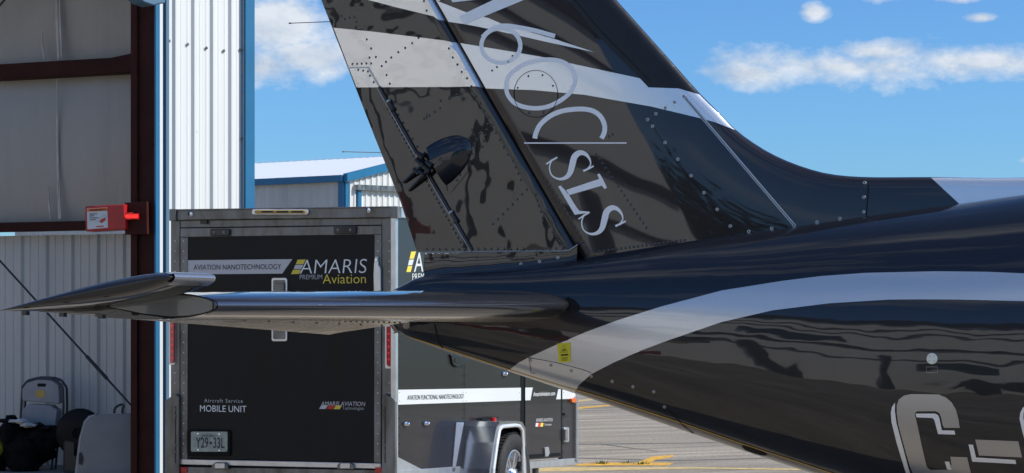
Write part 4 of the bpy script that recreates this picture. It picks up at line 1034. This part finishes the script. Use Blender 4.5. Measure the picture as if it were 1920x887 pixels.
# round inspection cover, seams
cc = [(1005+41*math.cos(2*math.pi*k/48), 176+44*math.sin(2*math.pi*k/48)) for k in range(48)]
paint('cover_seam', stroke(cc, 1.1, True), FIN, 'gap', fin, offs=LT+.001)
SE = .0016
paint('panel_seam', stroke([(1289, 169), (1247, 193)], .8)+stroke([(1216, 223), (1262, 297), (1318, 361), (1372, 440)], .7)+stroke([(1629, 333), (1627, 372), (1624, 409)], 1.8)+stroke([(1080, 462), (1095, 480)], 1.5), FIN, 'gap', fin, offs=SE)
paint('sealant_bead', stroke([(1283, 181), (1385, 300), (1491, 424)], 5.5), FIN, 'bead', fin, offs=.004)
paint('bead_groove', stroke([(1285, 184), (1385, 301), (1489, 422)], 1.1), FIN, 'blackpart', fin, offs=.006)
# base seam of fin and dorsal fillet along the fuselage
bp_ = [(800, 516), (930, 505), (1040, 493), (1100, 483), (1190, 471), (1280, 456), (1380, 442), (1490, 429), (1620, 409), (1800, 385), (1920, 368)]
# silver paint on the forward part of the dorsal fillet
paint('silver_band', [[(1746, 333.2), (1800, 383.5), (1860, 375), (1925, 367), (2050, 352), (2050, 335), (1925, 333.6), (1830, 333.3)]], FIN, 'silver_fin', fin, grid=(.03, .012), offs=.001)
# fuselage band
topE = [(947, 700), (956, 692), (972, 680), (991, 670), (1046, 645), (1100, 622), (1160, 600), (1240, 575), (1353, 545), (1467, 527), (1540, 518), (1624, 512), (1755, 509), (1850, 510), (1920, 513), (2060, 524)]
botE = [(2060, 577), (1920, 565), (1798, 562), (1730, 561.5), (1667, 562), (1554, 569), (1449, 582), (1353, 604), (1248, 640), (1200, 658), (1150, 680), (1109, 701), (1085, 722), (1074, 741)]
paint('silver_band', [topE+botE+[(1040, 729), (1000, 714)]], FUS, 'silver', bpy.data.objects['fuselage'], grid=(.03, .05))
fu = bpy.data.objects['fuselage']
paint('pinstripe', stroke(sm([(728, 613), (742, 620), (770, 632), (807, 644), (880, 668), (960, 694), (1060, 725), (1130, 745), (1273, 791), (1390, 831), (1500, 867), (1575, 892)], 6), 1.7), FUS, 'yellowline', fu, offs=.002)
paint('panel_seam', stroke(sm([(991, 670), (1040, 679), (1090, 692), (1109, 699)], 4), .9)+stroke([(1254, 768), (1268, 784), (1284, 800), (1300, 812)], 1.4)+stroke([(815, 607), (822, 640), (830, 652)], 1.4)+stroke([(992, 670), (996, 700)], .8), FUS, 'gap', fu, offs=.0022)
paint('exhaust_port', [[(1390, 836), (1398, 835.5), (1412, 840), (1430, 848), (1440, 853), (1428, 853), (1410, 848), (1398, 843)]], FUS, 'gap', fu, offs=.003)
# registration
C1 = Z5([(1076, 582), (1066, 520), (1050, 460), (1022, 412), (985, 380), (935, 358), (750, 355), (700, 365), (665, 392), (652, 430), (652, 480), (662, 560), (700, 700), (740, 840), (765, 900), (800, 950), (850, 985), (1100, 985), (1150, 965), (1168, 930), (1150, 880), (1125, 778), (1013, 775), (1020, 830), (1000, 862), (880, 863), (860, 850), (850, 830), (820, 700), (790, 560), (775, 500), (775, 480), (790, 470), (915, 470), (938, 482), (950, 510), (960, 560), (970, 581)])
paint('registration_letter', [C1], FUS, 'regface', fu, offs=.002)
paint('letter_shadow', [Z5([(640, 412), (620, 440), (612, 480), (616, 540), (650, 680), (705, 860), (730, 930), (770, 990), (790, 1000), (752, 920), (730, 850), (690, 700), (650, 550), (639, 470)]), Z5([(779, 486), (909, 486), (928, 495), (938, 515), (955, 598), (1040, 600), (1046, 627), (930, 623), (905, 530), (893, 515), (785, 511)]),
                        Z5([(975, 807), (1005, 808), (1021, 861), (990, 860)])], FUS, 'regshade', fu, offs=.002)
paint('registration_letter', [Z5([(1180, 660), (1470, 672), (1495, 780), (1205, 767)])], FUS, 'regface', fu, offs=.002)
paint('letter_shadow', [Z5([(1135, 693), (1165, 695), (1185, 780), (1450, 797), (1456, 824), (1160, 808)]), Z5([(1530, 420), (1500, 448), (1483, 480), (1478, 520), (1500, 620), (1530, 720), (1560, 720), (1530, 610), (1505, 520), (1505, 480), (1525, 450)])], FUS, 'regshade', fu, offs=.002)
paint('registration_letter', [Z5([(1560, 420), (1530, 450), (1515, 480), (1515, 520), (1545, 640), (1570, 740), (1690, 740), (1690, 400), (1600, 400)])], FUS, 'regface', fu, offs=.002)
# placard with warning triangle, round port, small stencil
pl_ = paint('warning_placard', [[(1045.5, 644), (1070, 642), (1070.5, 678), (1047.5, 679)]], FUS, 'placard', fu, offs=.003)
paint('placard_mark', stroke([(1057.5, 646.5), (1065, 660), (1051.5, 661)], .8, True)+[[(1053, 670+i*2.4), (1066-i, 669.5+i*2.4), (1066-i, 670.3+i*2.4), (1053, 670.8+i*2.4)] for i in range(3)]+[[(1055.5, 654.5), (1060.5, 654.2), (1060.5, 655.6), (1055.5, 655.9)], [(1054.5, 657), (1061.5, 656.8), (1061.5, 658), (1054.5, 658.3)], [(1052, 664), (1066, 663.2), (1066, 666), (1052, 666.8)]], FUS, 'ink', pl_, offs=.0042)
def disc(px, py, r, surf, mt, name, parent, h=.004, dimple=True, scale=1.0):
    a, b = surf[0](px, py); p = surf[1](a, b, 0.0); e = .004; pa = surf[1](a+e, b, 0.0)-p; pb = surf[1](a, b+e, 0.0)-p; n_ = pa.cross(pb).normalized()
    if n_.y > 0: n_ = -n_
    o = MB().lathe(p-n_*.002, n_, [(r, 0), (r, h*.7), (r*.8, h+.002), (0, h+.002)], 14)
    ob = lmk(name, o.v, o.f, mt, parent)
    if dimple: q = MB().lathe(p+n_*(h+.0002), n_, [(r*.32, 0), (0, .0004)], 8); lmk('screw_slot', q.v, q.f, 'gap', ob)
    return ob
disc(1747.5, 672.5, .0225, FUS, 'port', 'static_port', fu, h=.004, dimple=False)
for dx_, dy_ in ((-4, -4), (4, -4), (4, 4), (-4, 4)): disc(1747.5+dx_, 672.5+dy_, .0025, FUS, 'screw', 'port_screw', fu, h=.006, dimple=False)
paint('port_frame', stroke([(1737, 688), (1758, 688), (1758, 699), (1737, 699)], .5, True), FUS, 'regface', fu, offs=.002)
for x, y in Z2([(783, 58), (735, 88), (686, 118), (638, 148), (595, 178), (620, 213), (685, 298), (752, 384), (820, 470), (888, 558), (956, 645), (1024, 732), (1120, 760), (1239, 744), (1356, 729)]): disc(x, y, .0085, FIN, 'screw', 'screw', fin)
for x, y in ((1532, 416.5), (1575, 410), (1620, 397.5), (1620, 370), (1621, 343)): disc(x, y, .0085, FIN, 'screw', 'screw', fin)
for x, y in ((995.5, 674.5), (1033.5, 684.5), (1071.5, 695), (1109, 705.5), (1148, 715), (1187, 725), (1226, 734.5), (1246, 763), (1001, 699)): disc(x, y, .0078, FUS, 'screw', 'screw', fu)
for x, y in ((977, 495), (1012, 490.5), (1046, 483)): disc(x, y, .0085, LOW, 'screw', 'screw', bpy.data.objects['tail_fairing'])
# the many small rivets, joined per skin
def rivets(pts, surf, parent, r=.0062, mt='darkscrew', h=.0016):
    mb = MB()
    for px, py in pts:
        a, b = surf[0](px, py); p = surf[1](a, b, 0.0); e = .004; n_ = (surf[1](a+e, b, 0.0)-p).cross(surf[1](a, b+e, 0.0)-p).normalized()
        if n_.y > 0: n_ = -n_
        mb.lathe(p-n_*.0005+n_*.0012, n_, [(r, 0), (r*.8, h), (0, h*1.25)], 8)
    return lmk('rivet_rows', mb.v, mb.f, mt, parent, kind='stuff', smooth=True)
def row(p, q, n): return [(p[0]+(q[0]-p[0])*i/(n-1), p[1]+(q[1]-p[1])*i/(n-1)) for i in range(n)]
rivets(row((1025.5, 338), (1106, 472), 15)+row((1118, 289), (1212, 427), 17)+row((1125, 471), (1284, 450), 21)+[(1142, 256), (1149, 252), (1096, 460), (1104, 468)]+[(991, 143), (1017.5, 141), (1037, 161), (971, 165), (1019, 211), (992, 212)]+[(932, 126), (923, 132.5), (953, 116), (961, 105)], FIN, fin)
rp = [(688, 74), (693, 108), (696, 91), (705, 107), (716, 124), (725, 141), (731, 157), (747, 98), (760, 90), (785, 71), (773, 81), (734, 108), (724, 116), (800, 20), (795, 2), (640, 30), (646, 36), (655, 33), (664, 32), (668, 41), (842, 91), (849, 108), (858, 121), (866, 135), (876, 147), (884, 162)]
rp += row((661, 120), (696, 119), 5)+row((672, 131), (690, 134), 3)+[(694, 142), (701, 154)]
rp += row((826, 189), (873, 171), 4)+row((795, 223), (825, 203), 4)+row((893, 180), (952, 290), 9)+row((900, 250), (880, 300), 5)+row((915, 232), (905, 275), 5)+row((885, 244), (893, 262), 3)+row((962, 302), (977, 337), 4)+row((988, 355), (925, 420), 8)+row((1004, 365), (1018, 407), 5)+row((1030, 425), (1058, 462), 5)
rp += row((800, 467.5), (1055, 466), 22)+row((727, 205), (775, 292), 12)+row((800, 340), (868, 462), 16)+row((738, 200), (792, 290), 7)+row((834, 268), (880, 262), 5)+row((890, 270), (852, 350), 8)
rivets(rp, RUD, rudder)
rivets(row((850, 509), (1040, 496), 8), LOW, bpy.data.objects['tail_fairing'])
# trim tab: gap line, bright upper lip, hinge rod and clips
paint('tab_lip', stroke([(652, 127.2), (690, 126.4)], 2.6)+stroke([(690, 126), (713, 165)], 3.2), RUD, 'bead', rudder, offs=.003)
paint('tab_gap', stroke([(694, 128), (735, 205), (795, 310), (885, 470)], 6.5), RUD, 'gap', rudder, offs=.0008)
def rod(p, q, r, mt, name, parent, d=.006, surf=RUD): 
    A = surf[1](*surf[0](*p), d); B = surf[1](*surf[0](*q), d); o = MB().bar(A, B, r, 10); return lmk(name, o.v, o.f, mt, parent)
rod((712, 163), (796, 312), .0055, 'blackpart', 'hinge_rod', rudder); rod((800, 318), (886, 469), .0055, 'blackpart', 'hinge_rod', rudder)
rod((709, 166), (794, 316), .0022, 'screw', 'hinge_pin', rudder, d=.010); rod((798, 322), (884, 472), .0022, 'screw', 'hinge_pin', rudder, d=.010)
for p, q in (((728, 188), (739, 208)), ((845, 396), (858, 418)), ((784, 288), (793, 304))):
    rod(p, q, .010, 'blackpart', 'hinge_clip', rudder, d=.008); rod((p[0]+1, p[1]+1), (p[0]+3, p[1]+4), .012, 'screw', 'hinge_bolt', rudder, d=.010); rod((q[0]-3, q[1]-4), (q[0]-1, q[1]-1), .012, 'blackpart', 'hinge_bolt', rudder, d=.010)
# actuator fairing: half teardrop standing off the rudder skin, open toward the tab
A0 = rud_pt(*rud_hit(883, 266)); A1 = rud_pt(*rud_hit(817, 308)); ea, eb = rud_pt(*rud_hit(799, 272)), rud_pt(*rud_hit(836, 345))
axd = (A1-A0); wv = (eb-ea)/2; nn_ = Vector((0, -1, 0)); v = []; f = []; nA, nB = 22, 20
for i in range(nA+1):
    u = i/nA; g = math.sqrt(max(0, 1-(1-u)**2.0)); c = A0+axd*u+wv*(.10*u)
    for j in range(nB+1): a = math.pi*j/nB; v.append(c-wv*math.cos(a)*g*1.0+nn_*(math.sin(a)*.052*g-.006))
for i in range(nA):
    for j in range(nB): a = i*(nB+1)+j; f.append((a, a+1, a+nB+2, a+nB+1))
f.append(tuple(nA*(nB+1)+j for j in range(nB+1)))
af = lmk('actuator_fairing', v, f, 'paint', rudder, smooth=True); af.modifiers.new('split', 'EDGE_SPLIT').split_angle = R(60)
fl = [(832, 259), (862, 256), (884, 260), (892, 270), (890, 290), (876, 320), (856, 346), (846, 358), (838, 358), (836, 346)]
paint('fairing_flange', stroke(sm(fl, 4), 3.0), RUD, 'skin', af, offs=.004)
for p, q in (((758, 342), (802, 308)), ((768, 357), (812, 318))):
    A = rud_pt(*rud_hit(*p), .006); B = rud_pt(*rud_hit(*q), .045); o = MB().bar(A, B, .0075, 8, .010); lmk('actuator_arm', o.v, o.f, 'blackpart', af)
for (x, y, d) in ((790, 304, .03), (800, 312, .04), (808, 318, .045), (786, 322, .03), (797, 326, .035), (812, 308, .045), (793, 292, .03)):
    A = rud_pt(*rud_hit(x-5, y-4), d); B = rud_pt(*rud_hit(x+6, y+5), d+.006); o = MB().bar(A, B, .011, 8); lmk('actuator_clevis', o.v, o.f, 'blackpart', af)
# static wicks off the trailing edge
for a, b in (((622, 40.5), (546, 43.5)), ((717, 286.5), (646, 284.5))):
    t0, z0 = LS(*a, 0); t1, z1 = LS(*b, 0); o = MB().bar((t0, 0, z0), (t1, 0, z1), .0018, 6).bar((t1, 0, z1), (t1-.012, 0, z1), .0032, 6); lmk('static_wick', o.v, o.f, 'steelhi' if a[1] < 100 else 'screw', rudder)
# seam strip under the rudder
for q in (((793, 474), (1066, 470.5)), ((1066, 470.5), (1083, 459))):
    A = low_pt(*low_hit(*q[0]), .001); B = low_pt(*low_hit(*q[1]), .001); o = MB().bar(A, B, .0035, 8); lmk('seam_strip', o.v, o.f, 'screw', bpy.data.objects['tail_fairing'])

# --- horizontal tail, both sides
def naca(x, T): x = max(0, x); return T/2*(1.4845*math.sqrt(x)-.63*x-1.758*x*x+1.4215*x**3-.5075*x**4)*2/1.0*.5*2
def stab(side_):
    S0, S1 = .02, 2.30; ns = 30; q0 = 1-2*(side_ < 0)
    LEt = lambda s: .045+( -.585-.045)*(s-.0)/2.3; HGt = lambda s: -.66+(-1.03+.66)*s/2.3; zz_ = lambda s: 1.682-.012*s/2.3
    Tt = lambda s: .148-.052*s/2.3; Ct = lambda s: (1.17-.31*s/2.3)
    xs = [0, .002, .006, .012, .02, .03, .045, .065, .09, .12, .16, .21, .27, .34, .42, .5, .56]
    def sec(s, x, up_): 
        c = Ct(s); t = LEt(s)-x*c; return Vector((t, -side_*s, zz_(s)+up_*naca(x, Tt(s))))
    def skin(name, x_a, x_b, mt, s0=S0, s1=S1, o=0.0, par=ac, cap=False):
        X = [x for x in xs if x_a <= x <= x_b]; v = []; f = []; prof = [(x, -1) for x in reversed(X)]+[(x, 1) for x in X[1 if X[0] == 0 else 0:]]; n = len(prof)
        for i in range(ns+1):
            s = s0+(s1-s0)*i/ns
            for x, u in prof: p = sec(s, x, u); v.append(p+Vector((o if x < .01 else 0, 0, u*o)))
        for i in range(ns):
            for j in range(n-1): a = i*n+j; q = (a, a+1, a+n+1, a+n); f.append(q if side_ > 0 else q[::-1])
        if cap: f.append(tuple(ns*n+j for j in range(n)) if side_ > 0 else tuple(ns*n+j for j in range(n-1, -1, -1)))
        o_ = lmk(name, v, f, mt, par, smooth=True)
        o_.modifiers.new('split', 'EDGE_SPLIT').split_angle = R(50); return o_
    st_ = skin('tailplane', 0, .56, 'paint', cap=True); st_.data.materials.append(M['underside'])
    for pq in st_.data.polygons:
        cc_ = pq.center; sx = (LEt(-side_*cc_.y)-cc_.x)/Ct(-side_*cc_.y)
        if len(pq.vertices) == 4 and cc_.z < zz_(-side_*cc_.y) and sx > .05: pq.material_index = 1
    skin('leading_edge', 0, .065, 'leading', .20, 2.292, .0015, st_)
    # recessed end rib with a rim
    rim = []; X = [.012, .03, .065, .12, .21, .34, .5]
    def rb(x, u): p = sec(2.302, x, u); q = sec(2.302, x, -u); mid = (p+q)/2; mid.z -= .006*x; return mid+(p-mid)*(1 if x < .15 else max(.04, (1-((x-.15)/.36)**1.6)))
    loop = [rb(x, 1) for x in X]+[rb(x, -1) for x in reversed(X)]
    cz = sum((p.z for p in loop))/len(loop); ins = [Vector((p.x*.97-.017-.002, p.y, cz+(p.z-cz)*.86)) for p in loop]
    lmk('end_rib', [p+Vector((0, -side_*.002, 0)) for p in ins], [tuple(range(len(ins))) if side_ > 0 else tuple(range(len(ins)-1, -1, -1))], 'ribface', st_)
    lmk('rib_rim', [p+Vector((0, -side_*.001, 0)) for p in loop]+[p+Vector((0, -side_*.001, 0)) for p in ins], [(i, (i+1) % 14, 14+(i+1) % 14, 14+i) for i in range(14)], 'gap', st_)
    # root fillet
    v = []; f = []; n = 24
    # elevator, drooped
    E0, E1 = .36, 2.302
    def esec(s):
        k = (s-E0)/(E1-E0); th = -.655+(-1.015+.655)*k; hz = 1.672+.006*k; te = -1.075+(-1.295+1.075)*k; tz_ = 1.556+(1.650-1.556)*k; hh = .052-.016*k
        r = []; d = Vector((te-th, 0, tz_-hz)); Ld_ = d.length; d.normalize(); n_ = Vector((-d.z, 0, d.x)) * (1 if d.x < 0 else -1); n_ = Vector((0, 0, 1)) - d*d.z; n_.normalize()
        pts = [(-.05, 0), (-.045, .45), (-.03, .75), (-.01, .95), (.02, 1), (.15, .93), (.35, .72), (.6, .44), (.85, .16), (1, .03)]
        up_ = [Vector((th, -side_*s, hz))+d*(u*Ld_ if u > 0 else u)+n_*(h_*hh) for u, h_ in pts]; lo_ = [Vector((th, -side_*s, hz))+d*(u*Ld_ if u > 0 else u)-n_*(h_*hh) for u, h_ in pts[1:]]
        return list(reversed(lo_))+up_
    v = []; f = []; m_ = 24
    for i in range(m_+1): v += esec(E0+(E1-E0)*i/m_)
    n = 19
    for i in range(m_):
        for j in range(n-1): a = i*n+j; f.append((a, a+1, a+n+1, a+n) if side_ > 0 else (a+n, a+n+1, a+1, a))
        a = i*n; f.append((a+n-1, a, a+n, a+2*n-1))
    f.append(tuple(range(n))); f.append(tuple(m_*n+j for j in range(n-1, -1, -1)))
    el = lmk('elevator', v, f, 'skin', smooth=True); el.data.materials.append(M['underside'])
    for pq in el.data.polygons:
        if len(pq.vertices) == 4 and all((k % n) <= 5 for k in pq.vertices): pq.material_index = 1
    el.modifiers.new('split', 'EDGE_SPLIT').split_angle = R(50)
    # horn balance outboard of the tip
    v = []; f = []; X = [0, .006, .02, .045, .08, .13, .2, .3, .42, .56, .7, .85, 1]; hs_ = ((2.318, .985), (2.33, 1), (2.42, 1), (2.49, .97), (2.53, .82), (2.552, .55), (2.56, .15))
    for s, g in hs_:
        n0, n1 = Vector((-.583-.03*(s-2.318)/.24-(1-g)*.02, -side_*s, 1.764)), Vector((-1.29, -side_*s, 1.652)); d = n1-n0
        pr = [(x, -1) for x in reversed(X)]+[(x, 1) for x in X[1:]]
        for x, u in pr: v.append(n0+d*x+Vector((0, 0, u*naca(x, .074)*g)))
    n = len(X)*2-1
    for i in range(len(hs_)-1):
        for j in range(n-1): a = i*n+j; f.append((a, a+1, a+n+1, a+n) if side_ > 0 else (a+n, a+n+1, a+1, a))
    f.append(tuple(range(n-1, -1, -1)) if side_ > 0 else tuple(range(n))); f.append(tuple((len(hs_)-1)*n+j for j in range(n)))
    hb_ = lmk('horn_balance', v, f, 'paint', el, smooth=True); hb_.modifiers.new('split', 'EDGE_SPLIT').split_angle = R(60)
    # polished nose cap of the horn
    v = []; f = []; X2 = [0, .006, .02, .034, .045]; pr = [(x, -1) for x in reversed(X2)]+[(x, 1) for x in X2[1:]]; n = len(pr)
    for s in (2.312, 2.54):
        n0, n1 = Vector((-.580-.03*(s-2.318)/.24, -side_*s, 1.764)), Vector((-1.29, -side_*s, 1.652)); d = n1-n0
        for x, u in pr: v.append(n0+d*x+Vector((0, 0, u*(naca(x, .076)+.0008))))
    for j in range(n-1): f.append((j, j+1, j+n+1, j+n) if side_ > 0 else (j+n, j+n+1, j+1, j))
    lmk('horn_nose', v, f, 'hornnose', hb_, smooth=True)
    for k in (.07, .20, .33):   # wick bases under the outboard trailing edge
        t = -1.285+k*1.15; s = 2.545 if k < .3 else 2.54
        o = MB().box((t, -side_*s, 1.652+(t+1.29)*-.04-.012), (.018, 0, 0), (0, side_*.02, 0), (0, 0, .014)); lmk('wick_base', o.v, o.f, 'blackpart', el)
    # rivets under the elevator
    mb = MB()
    for k in range(46):
        s = E0+.04+(E1-E0-.1)*k/45
        for j in ((4, 3) if k % 4 == 0 else (4,)):
            p = esec(s)[j]; mb.lathe(p+Vector((0, 0, -.0003)), (0, 0, -1), [(.0055, 0), (.004, .003), (0, .0036)], 7)
    lmk('rivet_rows', mb.v, mb.f, 'gap', el, kind='stuff')
    # elevator horn and root fitting inboard
    o = MB().bar((-.70, -side_*.36, 1.66), (-.80, -side_*.12, 1.60), .022, 8).bar((-.80, -side_*.30, 1.615), (-.86, -side_*.10, 1.575), .012, 8); lmk('torque_tube', o.v, o.f, 'blackpart', el)
    return st_
stab(1); stab(-1)
paint('root_slot', [[(1056, 562), (1066, 557), (1078, 563), (1087, 574), (1088, 582), (1076, 584), (1062, 582)]], FUS, 'gap', fu, offs=.002)
# wings and main gear further forward keep the machine standing (outside the frame)
for sd in (1, -1):
    pr = [(x, u) for u in (1, -1) for x in ([0, .01, .04, .1, .2, .35, .55, .8, 1] if u > 0 else [.8, .55, .35, .2, .1, .04, .01])]
    v = []
    for s, le, c, z in ((.3, 7.4, 2.0, 1.0), (6.0, 7.1, 1.2, 1.35)): v += [(le-x*c, -sd*s, z+u*naca(x, .16*c)*.9) for x, u in pr]
    n = len(pr); f = [(i, (i+1) % n, n+(i+1) % n, n+i) for i in range(n)]+[tuple(range(n)), tuple(range(2*n-1, n-1, -1))]
    lmk('wing', v, f, 'paint', smooth=True).modifiers.new('split', 'EDGE_SPLIT').split_angle = R(50)
    o = MB().bar((6.2, -sd*2.2, 1.1), (6.2, -sd*2.2, .3), .05, 10); lg = lmk('landing_gear_leg', o.v, o.f, 'alub')
    o = MB().lathe((6.2, -sd*2.2, .3), (0, 1, 0), [(0, -.09), (.2, -.1), (.29, -.08), (.3, 0), (.29, .08), (.2, .1), (0, .09)], 24); lmk('wheel', o.v, o.f, 'rubber', lg, smooth=True)
